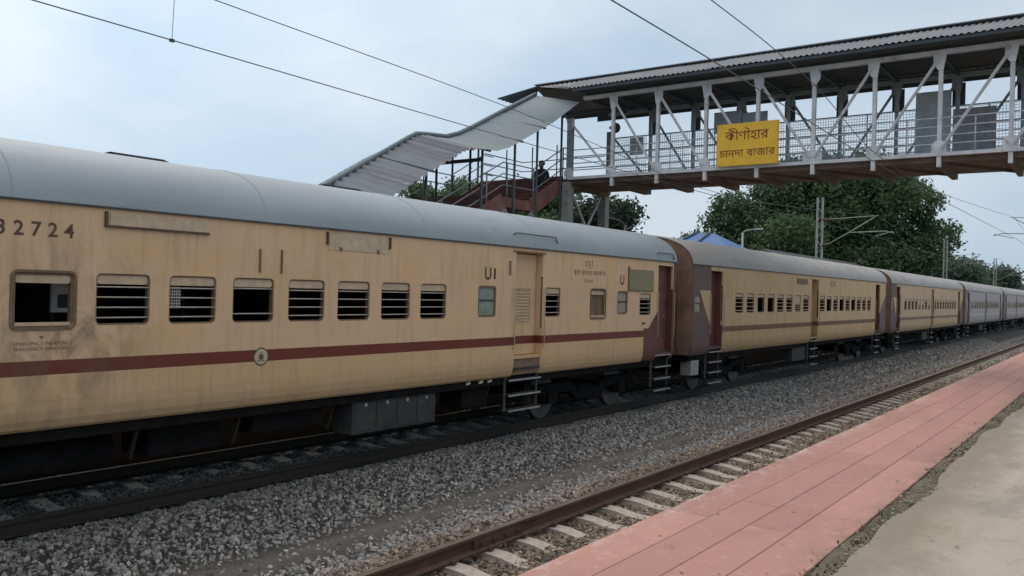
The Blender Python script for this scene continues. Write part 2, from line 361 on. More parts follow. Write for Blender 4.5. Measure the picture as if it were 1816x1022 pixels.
M['leaf'] = leaf_mat('foliage_deep_green', (.055, .105, .052), (.10, .16, .072), (.20, .26, .12))
M['leaf2'] = leaf_mat('foliage_haze_tinted', (.085, .125, .10), (.12, .165, .12), (.15, .19, .12))  # distance haze put into the leaf colour as a bluish tint
M['leaf3'] = leaf_mat('foliage_dark', (.040, .060, .045), (.055, .085, .05), (.08, .11, .06))

# ------------------------------------------------------------------ object helpers
def tag(o, label=None, cat=None, group=None, kind=None):
    if label: o['label'] = label
    if cat: o['category'] = cat
    if group: o['group'] = group
    if kind: o['kind'] = kind
    return o
def link_mesh(name, me, m, parent=None):
    o = bpy.data.objects.new(name, me)
    if m is not None and not me.materials: me.materials.append(m)
    COL.objects.link(o)
    if parent: o.parent = parent
    return o
def obj(name, bm, m, parent=None, smooth=False):
    me = bpy.data.meshes.new(name); bm.normal_update(); bm.to_mesh(me); bm.free()
    if smooth:
        me.polygons.foreach_set('use_smooth', [True] * len(me.polygons))
    return link_mesh(name, me, m, parent)
def inst(name, me, parent=None, loc=(0, 0, 0)):
    o = bpy.data.objects.new(name, me); COL.objects.link(o); o.location = loc
    if parent: o.parent = parent
    return o
def empty(name, loc=(0, 0, 0)):
    o = bpy.data.objects.new(name, None); COL.objects.link(o); o.location = loc; o.empty_display_size = .3
    return o
def copy_tree(o, parent=None, loc=None):
    c = o.copy(); COL.objects.link(c)
    if parent: c.parent = parent
    if loc is not None: c.location = loc
    for ch in o.children: copy_tree(ch, c)
    return c
def box(bm, a, b):
    x0, y0, z0 = a; x1, y1, z1 = b
    v = [bm.verts.new(p) for p in ((x0, y0, z0), (x1, y0, z0), (x1, y1, z0), (x0, y1, z0), (x0, y0, z1), (x1, y0, z1), (x1, y1, z1), (x0, y1, z1))]
    for f in ((3, 2, 1, 0), (4, 5, 6, 7), (0, 1, 5, 4), (1, 2, 6, 5), (2, 3, 7, 6), (3, 0, 4, 7)):
        bm.faces.new([v[i] for i in f])
def BX(name, a, b, m, parent=None, bev=0):
    bm = bmesh.new(); box(bm, a, b)
    if bev: bmesh.ops.bevel(bm, geom=bm.edges[:], offset=bev, segments=1, affect='EDGES')
    return obj(name, bm, m, parent)
def beam(bm, p, q, w, h, up=(0, 0, 1)):
    p, q = Vector(p), Vector(q); d = (q - p).normalized(); up = Vector(up)
    if abs(d.dot(up)) > .98: up = Vector((0, 1, 0))
    s = d.cross(up).normalized(); t = s.cross(d)
    v = []
    for c in (p, q):
        for a, b in ((-1, -1), (1, -1), (1, 1), (-1, 1)):
            v.append(bm.verts.new(c + s * (a * w / 2) + t * (b * h / 2)))
    for f in ((3, 2, 1, 0), (4, 5, 6, 7), (0, 1, 5, 4), (1, 2, 6, 5), (2, 3, 7, 6), (3, 0, 4, 7)):
        bm.faces.new([v[i] for i in f])
def BEAM(name, p, q, w, h, m, parent=None, up=(0, 0, 1)):
    bm = bmesh.new(); beam(bm, p, q, w, h, up); return obj(name, bm, m, parent)
def tube(bm, pts, r, seg=6):
    pts = [Vector(p) for p in pts]; rings = []
    for i, p in enumerate(pts):
        d = (pts[min(i + 1, len(pts) - 1)] - pts[max(i - 1, 0)]).normalized()
        up = Vector((0, 0, 1)) if abs(d.z) < .9 else Vector((0, 1, 0))
        s = d.cross(up).normalized(); t = s.cross(d)
        rad = r[i] if isinstance(r, (list, tuple)) else r
        rings.append([bm.verts.new(p + s * (rad * math.cos(a)) + t * (rad * math.sin(a))) for a in [2 * math.pi * k / seg for k in range(seg)]])
    for i in range(len(rings) - 1):
        for k in range(seg):
            bm.faces.new((rings[i][k], rings[i][(k + 1) % seg], rings[i + 1][(k + 1) % seg], rings[i + 1][k]))
    bm.faces.new(rings[0][::-1]); bm.faces.new(rings[-1])
def TUBE(name, pts, r, m, parent=None, seg=6, smooth=True):
    bm = bmesh.new(); tube(bm, pts, r, seg); return obj(name, bm, m, parent, smooth)
def extrude_profile(bm, prof, y0, y1, close=True):
    """prof: list of (x,z), swept along y"""
    a = [bm.verts.new((x, y0, z)) for x, z in prof]; b = [bm.verts.new((x, y1, z)) for x, z in prof]
    n = len(prof)
    for i in range(n if close else n - 1):
        bm.faces.new((a[i], a[(i + 1) % n], b[(i + 1) % n], b[i]))
    if close:
        bm.faces.new(a[::-1]); bm.faces.new(b)
    return a, b
def rrect(y0, y1, z0, z1, r, n=4):
    pts = []
    for cy, cz, a0 in ((y1 - r, z1 - r, 0), (y0 + r, z1 - r, 90), (y0 + r, z0 + r, 180), (y1 - r, z0 + r, 270)):
        for k in range(n + 1):
            a = R(a0 + 90 * k / n); pts.append((cy + r * math.cos(a), cz + r * math.sin(a)))
    return pts
def font_mesh(name, body, size, m, parent, origin, axis_x, axis_y, extrude=.002, align='CENTER', spacing=1.0, yscale=1.0, bold=0):
    """flat print: text turned into a thin mesh lying on a surface"""
    cu = bpy.data.curves.new(name, 'FONT'); cu.body = body; cu.size = size; cu.extrude = extrude; cu.align_x = align; cu.align_y = 'CENTER'
    cu.space_character = spacing; cu.resolution_u = 3; cu.offset = bold
    t = bpy.data.objects.new(name + '_t', cu); COL.objects.link(t)
    dg = bpy.context.evaluated_depsgraph_get(); me = bpy.data.meshes.new_from_object(t.evaluated_get(dg))
    bpy.data.objects.remove(t)
    me.materials.clear()
    o = link_mesh(name, me, m, parent)
    ax, ay = Vector(axis_x), Vector(axis_y); az = ax.cross(ay)
    mt = Matrix(((ax.x, ay.x * yscale, az.x, origin[0]), (ax.y, ay.y * yscale, az.y, origin[1]), (ax.z, ay.z * yscale, az.z, origin[2]), (0, 0, 0, 1)))
    me.transform(mt); me.name = name
    return o

# ------------------------------------------------------------------ ground, ballast, platforms
def zprof(x):
    # cross-section of the ballast: high round each track, trough between
    def sh(c):
        d = abs(x - c)
        if d < .93: return -.250
        if d < 1.05: return -.250 + (d - .93) * .58
        if d < 1.50: return -.18
        return -.18 - min(.42, (d - 1.50) * .42)
    return max(sh(-4.7), sh(-10.5), -.52)
bm = bmesh.new(); box(bm, (-2000, -800, -3.0), (2000, 2500, -.75))
tag(obj('ground', bm, M['earth']), kind='structure')
bm = bmesh.new()
xs = [-13.2 + .1 * i for i in range(102)]; xs = [x for x in xs if x < -3.0] + [-3.0]
ys = [-12 + .5 * i for i in range(90)] + [33 + 3 * i for i in range(90)]
grid = [[bm.verts.new((x, y, zprof(x) + .025 * math.sin(x * 3 + y * .8) * math.sin(y * 1.3 + x))) for x in xs] for y in ys]
for j in range(len(ys) - 1):
    for i in range(len(xs) - 1):
        bm.faces.new((grid[j][i], grid[j][i + 1], grid[j + 1][i + 1], grid[j + 1][i]))
bed = tag(obj('ballast_bed', bm, M['bed'], smooth=True), kind='structure')

# loose stones over the bed (geometry nodes)
def stones_object():
    bm = bmesh.new()
    xs2 = [-12.3 + .1 * i for i in range(93)] + [-3.04]
    ys2 = [2 + 1.0 * i for i in range(74)]
    g = [[bm.verts.new((x, y, zprof(x) + .025 * math.sin(x * 3 + y * .8) * math.sin(y * 1.3 + x) - .004)) for x in xs2] for y in ys2]
    for j in range(len(ys2) - 1):
        for i in range(len(xs2) - 1):
            bm.faces.new((g[j][i], g[j][i + 1], g[j + 1][i + 1], g[j + 1][i]))
    o = obj('ballast_stones', bm, M['stone'])
    ng = bpy.data.node_groups.new('stones', 'GeometryNodeTree')
    ng.interface.new_socket('Geometry', in_out='INPUT', socket_type='NodeSocketGeometry')
    ng.interface.new_socket('Geometry', in_out='OUTPUT', socket_type='NodeSocketGeometry')
    n = ng.nodes; l = ng.links
    gi = n.new('NodeGroupInput'); go = n.new('NodeGroupOutput')
    pos = n.new('GeometryNodeInputPosition'); sp = n.new('ShaderNodeSeparateXYZ'); l.new(pos.outputs[0], sp.inputs[0])
    def mth(op, a, b=None, c=None, clamp=False):
        q = n.new('ShaderNodeMath'); q.operation = op; q.use_clamp = clamp
        for i, v in enumerate((a, b, c)):
            if v is None: continue
            if hasattr(v, 'links'): l.new(v, q.inputs[i])
            else: q.inputs[i].default_value = v
        return q.outputs[0]
    # density falls with distance; thin along the trodden trough and under the train
    near = mth('SUBTRACT', 1.0, mth('MULTIPLY', mth('SUBTRACT', sp.outputs[1], 12.0), 1 / 28.0, clamp=True), clamp=True)
    dens = mth('MULTIPLY_ADD', near, 540, 60)
    nzn = n.new('ShaderNodeTexNoise'); nzn.inputs['Scale'].default_value = .8; l.new(pos.outputs[0], nzn.inputs[0])
    cx = mth('ADD', sp.outputs[0], mth('MULTIPLY_ADD', nzn.outputs[0], .5, 7.52))
    tr = mth('SUBTRACT', 1.0, mth('MULTIPLY', mth('SUBTRACT', .52, mth('ABSOLUTE', cx)), 3.2, clamp=True))
    dens = mth('MULTIPLY', dens, mth('MAXIMUM', tr, .07))
    d = n.new('GeometryNodeDistributePointsOnFaces'); d.distribute_method = 'RANDOM'
    l.new(gi.outputs[0], d.inputs['Mesh']); l.new(dens, d.inputs['Density']); d.inputs['Seed'].default_value = 3
    jg = n.new('GeometryNodeJoinGeometry')
    for k in range(5):
        ic = n.new('GeometryNodeMeshIcoSphere'); ic.inputs['Radius'].default_value = .032; ic.inputs['Subdivisions'].default_value = 1
        stp = n.new('GeometryNodeSetPosition')
        rv = n.new('FunctionNodeRandomValue'); rv.data_type = 'FLOAT_VECTOR'
        rv.inputs[0].default_value = (-.014, -.014, -.014); rv.inputs[1].default_value = (.014, .014, .014); rv.inputs['Seed'].default_value = 11 + k
        l.new(ic.outputs[0], stp.inputs['Geometry']); l.new(rv.outputs[0], stp.inputs['Offset'])
        sm = n.new('GeometryNodeSetMaterial'); sm.inputs['Material'].default_value = M['stone']
        l.new(stp.outputs[0], sm.inputs['Geometry'])
        gt = n.new('GeometryNodeGeometryToInstance'); l.new(sm.outputs[0], gt.inputs[0]); l.new(gt.outputs[0], jg.inputs[0])
    ip = n.new('GeometryNodeInstanceOnPoints'); l.new(d.outputs['Points'], ip.inputs['Points']); l.new(jg.outputs[0], ip.inputs['Instance'])
    ip.inputs['Pick Instance'].default_value = True
    rr_ = n.new('FunctionNodeRandomValue'); rr_.data_type = 'FLOAT_VECTOR'; rr_.inputs[1].default_value = (6.28, 6.28, 6.28)
    l.new(rr_.outputs[0], ip.inputs['Rotation'])
    rs = n.new('FunctionNodeRandomValue'); rs.data_type = 'FLOAT_VECTOR'; rs.inputs[0].default_value = (.45, .45, .4); rs.inputs[1].default_value = (1.35, 1.2, 1.0)
    rs.inputs['Seed'].default_value = 5
    far = mth('MULTIPLY_ADD', mth('SUBTRACT', 1.0, near), .75, 1.0)
    vs = n.new('ShaderNodeVectorMath'); vs.operation = 'SCALE'; l.new(rs.outputs[0], vs.inputs[0]); l.new(far, vs.inputs[3])
    l.new(vs.outputs[0], ip.inputs['Scale'])
    l.new(ip.outputs[0], go.inputs[0])
    md = o.modifiers.new('stones', 'NODES'); md.node_group = ng
    tag(o, kind='stuff')
stones_object()

# platform nearest the camera
PZ = .84
plat = tag(empty('platform', (0, 0, 0)), kind='structure')
bm = bmesh.new(); box(bm, (-2.96, -14, -.75), (-1.62, 240, PZ - .05)); obj('retaining_wall', bm, M['platwall'], plat)
# wavy worn edge of the concrete
bm = bmesh.new()
yy = [-14 + .22 * i for i in range(330)] + [60 + 3 * i for i in range(61)]
random.seed(4)
edge = []
w_ = 0
for y in yy:
    w_ = w_ * .8 + random.uniform(-.05, .05)
    edge.append(-1.46 + .045 * math.sin(y * .9) + .02 * math.sin(y * 2.3 + 1) + w_ * .45)
top = [(bm.verts.new((e, y, PZ + .012)), bm.verts.new((e + .05, y, PZ + .024)), bm.verts.new((9.5, y, PZ + .024)), bm.verts.new((e - .01, y, PZ - .2)), bm.verts.new((9.5, y, -.75))) for e, y in zip(edge, yy)]
for a, b in zip(top, top[1:]):
    bm.faces.new((a[0], a[1], b[1], b[0])); bm.faces.new((a[1], a[2], b[2], b[1])); bm.faces.new((a[3], a[0], b[0], b[3])); bm.faces.new((a[2], a[4], b[4], b[2]))
obj('concrete_surface', bm, M['plat'], plat)
bm = bmesh.new()
xs3 = [-1.625 + .055 * i for i in range(12)]
g = [[bm.verts.new((x, y, PZ - .012 + .022 * math.sin(y * 3.1 + x * 9) * math.sin(y * 1.7) + random.uniform(-.012, .012))) for x in xs3] for y in yy]
for j in range(len(yy) - 1):
    for i in range(len(xs3) - 1):
        bm.faces.new((g[j][i], g[j][i + 1], g[j + 1][i + 1], g[j + 1][i]))
obj('verge', bm, M['soil'], plat, smooth=True)
# red slabs
def slab_mesh(w, l):
    bm = bmesh.new(); box(bm, (0, 0, -.08), (w, l, 0))
    bmesh.ops.bevel(bm, geom=[e for e in bm.edges if all(v.co.z > -.01 for v in e.verts)], offset=.004, segments=1, affect='EDGES')
    me = bpy.data.meshes.new('paving_slab'); bm.to_mesh(me); bm.free(); me.materials.append(M['red']); return me
rows = [(-3.02, -2.665), (-2.66, -2.335), (-2.33, -2.015), (-2.01, -1.64)]
SL = 3.1
for ri, (xa, xb) in enumerate(rows):
    me = slab_mesh(xb - xa, SL - .006)
    y = -6 + (ri % 2) * .7
    while y < 52:
        o = inst('paving_slab', me, plat, (xa, y, PZ + random.uniform(-.0015, .0015)))
        y += SL
    BX('paving_strip', (xa, y, PZ - .08), (xb, 240, PZ), M['red'], plat)
# joint bed under the slabs
BX('joint_mortar', (-2.958, -14, PZ - .05), (-1.66, 240, PZ - .012), M['red'], plat)

# crumbs and weeds along the verge
random.seed(12)
bm = bmesh.new()
def lump(bm, c, r):
    q = bmesh.ops.create_icosphere(bm, subdivisions=1, radius=r)
    for v in q['verts']:
        v.co = Vector((v.co.x * random.uniform(.8, 1.5), v.co.y * random.uniform(.8, 1.5), v.co.z * random.uniform(.4, .8))) + Vector(c)
for _ in range(2600):
    y = 3 + 27 * random.random() ** 1.6
    x = -1.46 + random.gauss(0, .09)
    lump(bm, (x, y, PZ + random.uniform(-.01, .02)), random.uniform(.004, .010) + .014 * random.random() ** 4)
tag(obj('verge_rubble', bm, M['debris']), kind='stuff')
bm = bmesh.new()
for _ in range(3200):
    y = 3 + 34 * random.random() ** 1.5
    cl = .5 + .5 * math.sin(y * 2.1) * math.sin(y * .73 + 1)
    if random.random() > cl + .15: continue
    x = -1.50 + random.gauss(0, .07)
    a = random.random() * 6.28; h = random.uniform(.015, .05); w = random.uniform(.006, .014)
    dx, dy = math.cos(a), math.sin(a)
    p = Vector((x, y, PZ - .01)); t = p + Vector((dx * h * .9, dy * h * .9, h))
    bm.faces.new([bm.verts.new(p + Vector((-dy * w, dx * w, 0))), bm.verts.new(p + Vector((dy * w, -dx * w, 0))), bm.verts.new(t)])
tag(obj('verge_weeds', bm, M['weed']), kind='stuff')

bm = bmesh.new()
for _ in range(260):
    x = random.uniform(-2.9, 1.5); y = 4 + 22 * random.random() ** 1.3
    a = random.random() * 6.28; r_ = random.uniform(.006, .02)
    z = PZ + (.030 if x > -1.3 else .003)
    if -1.7 < x < -1.3: continue
    vs = [bm.verts.new((x + r_ * math.cos(a + q) * (1 if k % 2 else .6), y + r_ * math.sin(a + q) * (1 if k % 2 else .6), z + random.uniform(0, .008))) for k, q in enumerate((0, 1.6, 3.1, 4.7))]
    bm.faces.new(vs)
tag(obj('fallen_leaves', bm, M['soil']), kind='stuff')
# platform beyond the train
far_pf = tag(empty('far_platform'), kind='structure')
BX('platform_slab', (-26, -30, -.75), (-12.95, 200, .84), M['shadewall'], far_pf)

# ------------------------------------------------------------------ tracks
def rail_prof(cx):
    return [(cx - .075, -.172), (cx + .075, -.172), (cx + .075, -.160), (cx + .012, -.140), (cx + .009, -.050), (cx + .036, -.040),
            (cx + .036, -.006), (cx + .030, 0), (cx - .030, 0), (cx - .036, -.006), (cx - .036, -.040), (cx - .009, -.050), (cx - .012, -.140), (cx - .075, -.160)]
def rail_obj(cx, m, mtop, parent):
    bm = bmesh.new(); extrude_profile(bm, rail_prof(cx), -14, 240)
    bm.faces.ensure_lookup_table(); bm.normal_update()
    o = obj('rail', bm, m, parent)
    o.data.materials.append(mtop)
    for p in o.data.polygons:
        if p.center.z > -.004: p.material_index = 1
    return o
def sleeper_mesh(m):
    bm = bmesh.new()
    prof = [(-1.37, -.40), (1.37, -.40), (1.37, -.215), (1.0, -.188), (.62, -.195), (.35, -.235), (-.35, -.235), (-.62, -.195), (-1.0, -.188), (-1.37, -.215)]
    for s in range(1):
        a = [bm.verts.new((x, -.135 if z < -.3 else -.105, z)) for x, z in prof]
        b = [bm.verts.new((x, .135 if z < -.3 else .105, z)) for x, z in prof]
        n = len(prof)
        for i in range(n): bm.faces.new((a[i], b[i], b[(i + 1) % n], a[(i + 1) % n]))
        bm.faces.new(a); bm.faces.new(b[::-1])
    bmesh.ops.recalc_face_normals(bm, faces=bm.faces[:])
    me = bpy.data.meshes.new('sleeper'); bm.to_mesh(me); bm.free(); me.materials.append(m); return me
def track(cx, label, ms, mr, y0, n):
    t = tag(empty('railway_track', (cx, 0, 0)), label, 'railway track')
    rt = M['raildull'] if ms is M['concrete'] else M['rail2']
    rail_obj(-.84, mr, rt, t); rail_obj(.84, mr, rt, t)
    me = sleeper_mesh(ms)
    for i in range(n):
        o = inst('sleeper', me, t, (random.uniform(-.015, .015), y0 + .62 * i + random.uniform(-.02, .02), random.uniform(-.006, .006)))
        o.rotation_euler.z = random.uniform(-.01, .01)
    bm = bmesh.new()
    for i in range(40):
        for rx in (-.84, .84):
            for s in (-1, 1):
                y = y0 + .62 * i
                box(bm, (rx + s * .075 - .03, y - .03, -.190), (rx + s * .075 + .03, y + .03, -.150))
    tag(obj('rail_clips', bm, mr, t), kind='stuff')
    return t
t1 = track(-4.7, 'rusty empty track with pale concrete sleepers beside the red platform edge', M['concrete'], M['rail'], 1.65, 170)
t2 = track(-10.45, 'dark track in shadow underneath the train', M['concrete_dark'], M['rail2'], .8, 170)
for yf in (7.0,):
    bm = bmesh.new()
    for s in (-1, 1): box(bm, (-.84 + s * .024 - .014, yf, -.145), (-.84 + s * .024 + .014, yf + .9, -.047))
    for k in range(4):
        beam(bm, (-.84 + .03, yf + .12 + .22 * k, -.095), (-.84 + .06, yf + .12 + .22 * k, -.095), .035, .035)
    obj('fishplate', bm, M['rail'], t1)

# litter on the ballast
def scrap(name, loc, s, m, label):
    bm = bmesh.new(); q = bmesh.ops.create_icosphere(bm, subdivisions=2, radius=1)
    for v in q['verts']:
        v.co = Vector((v.co.x * s[0], v.co.y * s[1], v.co.z * s[2])) * random.uniform(.75, 1.15)
    o = obj(name, bm, m); o.location = loc
    return tag(o, label, 'litter')
scrap('plastic_scrap', (-7.72, 4.62, -.44), (.05, .03, .03), M['green_plastic'], 'greenish plastic scrap lying on the grey ballast near the train')
scrap('stone', (-6.0, 5.75, -.20), (.07, .10, .04), M['debris'], 'large pale stone on the ballast beside the rusty rail')
scrap('stone', (-7.05, 5.95, -.42), (.05, .05, .04), M['debris'], 'rounded pale stone in the trodden strip between the tracks')

# ------------------------------------------------------------------ coaches
HW = 1.62
CX = -10.55
ZB, ZT = 1.03, 3.38
CL = 21.34
def cell(bm, y0, y1, z0, z1, hole, x, th):
    """flat wall cell with one rounded hole, with thickness at the hole"""
    rect = [(y0, z0), (y1, z0), (y1, z1), (y0, z1)]
    hp = rrect(*hole)
    polys = [[Vector((a, b, 0)) for a, b in rect], [Vector((a, b, 0)) for a, b in hp[::-1]]]
    pts = rect + hp[::-1]
    tris = tessellate_polygon(polys)
    for xx, flip in ((x, False), (x - th, True)):
        vs = [bm.verts.new((xx, a, b)) for a, b in pts]
        for t in tris:
            f = [vs[i] for i in t]
            a, b, c = [Vector(p.co) for p in f]
            nx = (b - a).cross(c - a).x
            if (nx < 0) != flip: f = f[::-1]
            bm.faces.new(f)
        if not flip: outer = vs[4:]
        else: inner = vs[4:]
    n = len(hp)
    for i in range(n):
        bm.faces.new((outer[i], inner[i], inner[(i + 1) % n], outer[(i + 1) % n]))
def quad_panel(bm, y0, y1, z0, z1, x, th):
    box(bm, (x - th, y0, z0), (x, y1, z1))
SK = [(HW, 1.34), (HW - .004, 1.24), (HW - .018, 1.14), (HW - .045, 1.06), (HW - .075, ZB)]
def make_wall(windows, doors, y0, y1, m, parent):
    """outer side wall as one continuous painted skin; windows (ya,yb,z0,z1), doors (ya,yb,z0,z1)"""
    bm = bmesh.new(); th = .05
    segs = []; y = y0
    for d in sorted(doors):
        if d[0] > y: segs.append((y, d[0]))
        if d[3] < ZT: quad_panel(bm, d[0], d[1], d[3], ZT, HW, th)       # over the door
        y = d[1]
    if y < y1: segs.append((y, y1))
    WZ0, WZ1 = 1.90, 2.86
    for a, b in segs:
        ws = sorted(w for w in windows if w[0] >= a and w[1] <= b)
        quad_panel(bm, a, b, 1.34, WZ0, HW, th); quad_panel(bm, a, b, WZ1, ZT, HW, th)
        prof = [(HW, 1.339)] + SK[1:] + [(x - th, z) for x, z in SK[::-1]]
        A, B = [bm.verts.new((px, a, pz)) for px, pz in prof], [bm.verts.new((px, b, pz)) for px, pz in prof]
        for i in range(len(prof)): bm.faces.new((A[i], A[i - 1], B[i - 1], B[i]))
        bm.faces.new(A); bm.faces.new(B[::-1])
        if not ws:
            quad_panel(bm, a, b, WZ0, WZ1, HW, th); continue
        cuts = [a] + [(ws[i][1] + ws[i + 1][0]) / 2 for i in range(len(ws) - 1)] + [b]
        for w, ca, cb in zip(ws, cuts, cuts[1:]):
            cell(bm, ca, cb, WZ0, WZ1, (w[0], w[1], w[2], w[3], .06), HW, th)
    bmesh.ops.recalc_face_normals(bm, faces=bm.faces[:])
    return obj('side_wall', bm, m, parent)
def roof_prof(n=22, infl=0.0):
    pts = []
    for i in range(n + 1):
        a = math.pi * i / n
        c, s = math.cos(a), math.sin(a)
        x = math.copysign(abs(c) ** .82, c) * (HW + .015 + infl); z = ZT + .765 * (abs(s) ** .92) + infl * .3
        pts.append((x, z))
    return pts
def ring_mesh(y0, y1, z0, z1, r, w, x0, x1):
    bm = bmesh.new()
    o_ = rrect(y0, y1, z0, z1, r); i_ = rrect(y0 + w, y1 - w, z0 + w, z1 - w, max(.01, r - w))
    vs = [[bm.verts.new((x, a, b)) for a, b in pts] for x, pts in ((x1, o_), (x1, i_), (x0, i_), (x0, o_))]
    n = len(o_)
    for k in range(4):
        A, B = vs[k], vs[(k + 1) % 4]
        for i in range(n): bm.faces.new((A[i], A[(i + 1) % n], B[(i + 1) % n], B[i]))
    bmesh.ops.recalc_face_normals(bm, faces=bm.faces[:])
    return bm
def make_window(parent, w, kind='bars', nb=4, bars=None, shut=.115):
    ya, yb, z0, z1 = w
    if kind == 'frost':
        f = obj('window', ring_mesh(ya + .002, yb - .002, z0 + .002, z1 - .002, .058, .035, HW - .045, HW - .008), M['darkframe'], parent)
        BX('pane', (HW - .035, ya + .03, z0 + .03), (HW - .028, yb - .03, z1 - .03), M['frost'] if nb == 0 else M['frost2'], f)
        BEAM('rail', (HW - .02, ya + .03, (z0 + z1) / 2 + .02), (HW - .02, yb - .03, (z0 + z1) / 2 + .02), .012, .03, M['gutter'], f)
        return f
    fr = .016 if kind == 'bars' else .03
    f = obj('window', ring_mesh(ya + .002, yb - .002, z0 + .002, z1 - .002, .058, fr, HW - .07, HW - .012), M['darkframe'], parent)
    # raised cream shutter slats at the head of the opening
    if shut:
        bm = bmesh.new()
        for p in (bmesh.ops.create_grid,): pass
        pts = rrect(ya + fr, yb - fr, z1 - shut, z1 - fr, .035)
        A = [bm.verts.new((HW - .022, a, b)) for a, b in pts]; B = [bm.verts.new((HW - .05, a, b)) for a, b in pts]
        bm.faces.new(A); bm.faces.new(B[::-1])
        for i in range(len(pts)): bm.faces.new((A[i], A[i - 1], B[i - 1], B[i]))
        bmesh.ops.recalc_face_normals(bm, faces=bm.faces[:])
        obj('shutter', bm, M['shut'], f)
    if kind == 'open':
        BX('sill', (HW - .05, ya + .03, z0 + .02), (HW - .006, yb - .03, z0 + .055), M['shut'], f)
        obj('surround', ring_mesh(ya - .025, yb + .025, z0 - .025, z1 + .02, .075, .027, HW + .001, HW + .012), M['darkframe'], f)
        return f
    hgt = z1 - z0 - shut
    zs = bars if bars is not None else [z0 + hgt * (k + .72) / (nb) for k in range(nb)]
    for z in zs:
        TUBE('bar', [(HW - .016, ya - .004, z), (HW - .016, yb + .004, z)], .0085, M['bar'], f, 5)
    return f
FARWIN_MESH = {}
def far_window(parent, ya, yb, z0, z1, variant):
    """small distant window: frame, shutter and bars share one mesh"""
    key = (round(yb - ya, 2), variant)
    if key not in FARWIN_MESH:
        w = yb - ya; h = z1 - z0
        bm = ring_mesh(.002, w - .002, .002, h - .002, .058, .018, HW - .06, HW - .012)
        n0 = len(bm.faces)
        sh = {0: .11, 1: .11, 2: .30, 3: .11}[variant]
        box(bm, (HW - .05, .02, h - sh), (HW - .022, w - .02, h - .02))
        if variant != 3:
            for k in range(4): beam(bm, (HW - .014, -.004, (h - sh) * (k + .6) / 4), (HW - .014, w + .004, (h - sh) * (k + .6) / 4), .016, .018)
        bm.faces.ensure_lookup_table()
        for f in bm.faces[n0:]: f.material_index = 1
        me = bpy.data.meshes.new('window'); bm.to_mesh(me); bm.free()
        me.materials.append(M['darkframe']); me.materials.append(M['shut']); FARWIN_MESH[key] = me
    return inst('window', FARWIN_MESH[key], parent, (0, ya, z0))
def footsteps(parent, ya, yb, n=3, top=.98):
    st = empty('footsteps'); st.parent = parent
    for y in (ya, yb):
        BX('stile', (HW - .12, y - .012, .40), (HW - .085, y + .012, ZB + .02), M['stepdark'], st)
    for k in range(n):
        z = top - .275 * k
        BX('tread', (HW - .20, ya, z - .022), (HW - .004, yb, z - .002), M['box'], st)
        BX('nosing', (HW - .0035, ya, z - .03), (HW + .006, yb, z), M['steel'], st)
    return st
def bogie_proto():
    b = empty('bogie')
    bm = bmesh.new()
    for s in (-1, 1):
        beam(bm, (s * 1.1, -1.9, .62), (s * 1.1, -.7, .62), .14, .2); beam(bm, (s * 1.1, -.7, .62), (s * 1.1, -.5, .45), .14, .2)
        beam(bm, (s * 1.1, -.5, .45), (s * 1.1, .5, .45), .14, .22); beam(bm, (s * 1.1, .5, .45), (s * 1.1, .7, .62), .14, .2)
        beam(bm, (s * 1.1, .7, .62), (s * 1.1, 1.9, .62), .14, .2)
    beam(bm, (-1.1, 0, .5), (1.1, 0, .5), .5, .25)
    obj('bogie_frame', bm, M['under'], b)
    for y in (-1.448, 1.448):
        TUBE('axle', [(-1.0, y, .457), (1.0, y, .457)], .07, M['under'], b, 10)
        for s in (-1, 1):
            bm = bmesh.new(); tube(bm, [(s * .78, y, .457), (s * .80, y, .457), (s * .80, y, .457), (s * .91, y, .457)], [.47, .47, .455, .45], 32)
            obj('wheel', bm, M['wheel'], b)
            bm = bmesh.new(); box(bm, (s * 1.08 - .12, y - .16, .32), (s * 1.08 + .12, y + .16, .60)); obj('axle_box', bm, M['under'], b)
            for q in (-.3, .3):
                bm = bmesh.new()
                tube(bm, [(s * 1.1 + .09 * math.cos(a * .9), y + q + .09 * math.sin(a * .9), .36 + .24 * a / 28) for a in range(29)], .017, 5)
                obj('spring', bm, M['under'], b, True)
    return b
bog = bogie_proto()

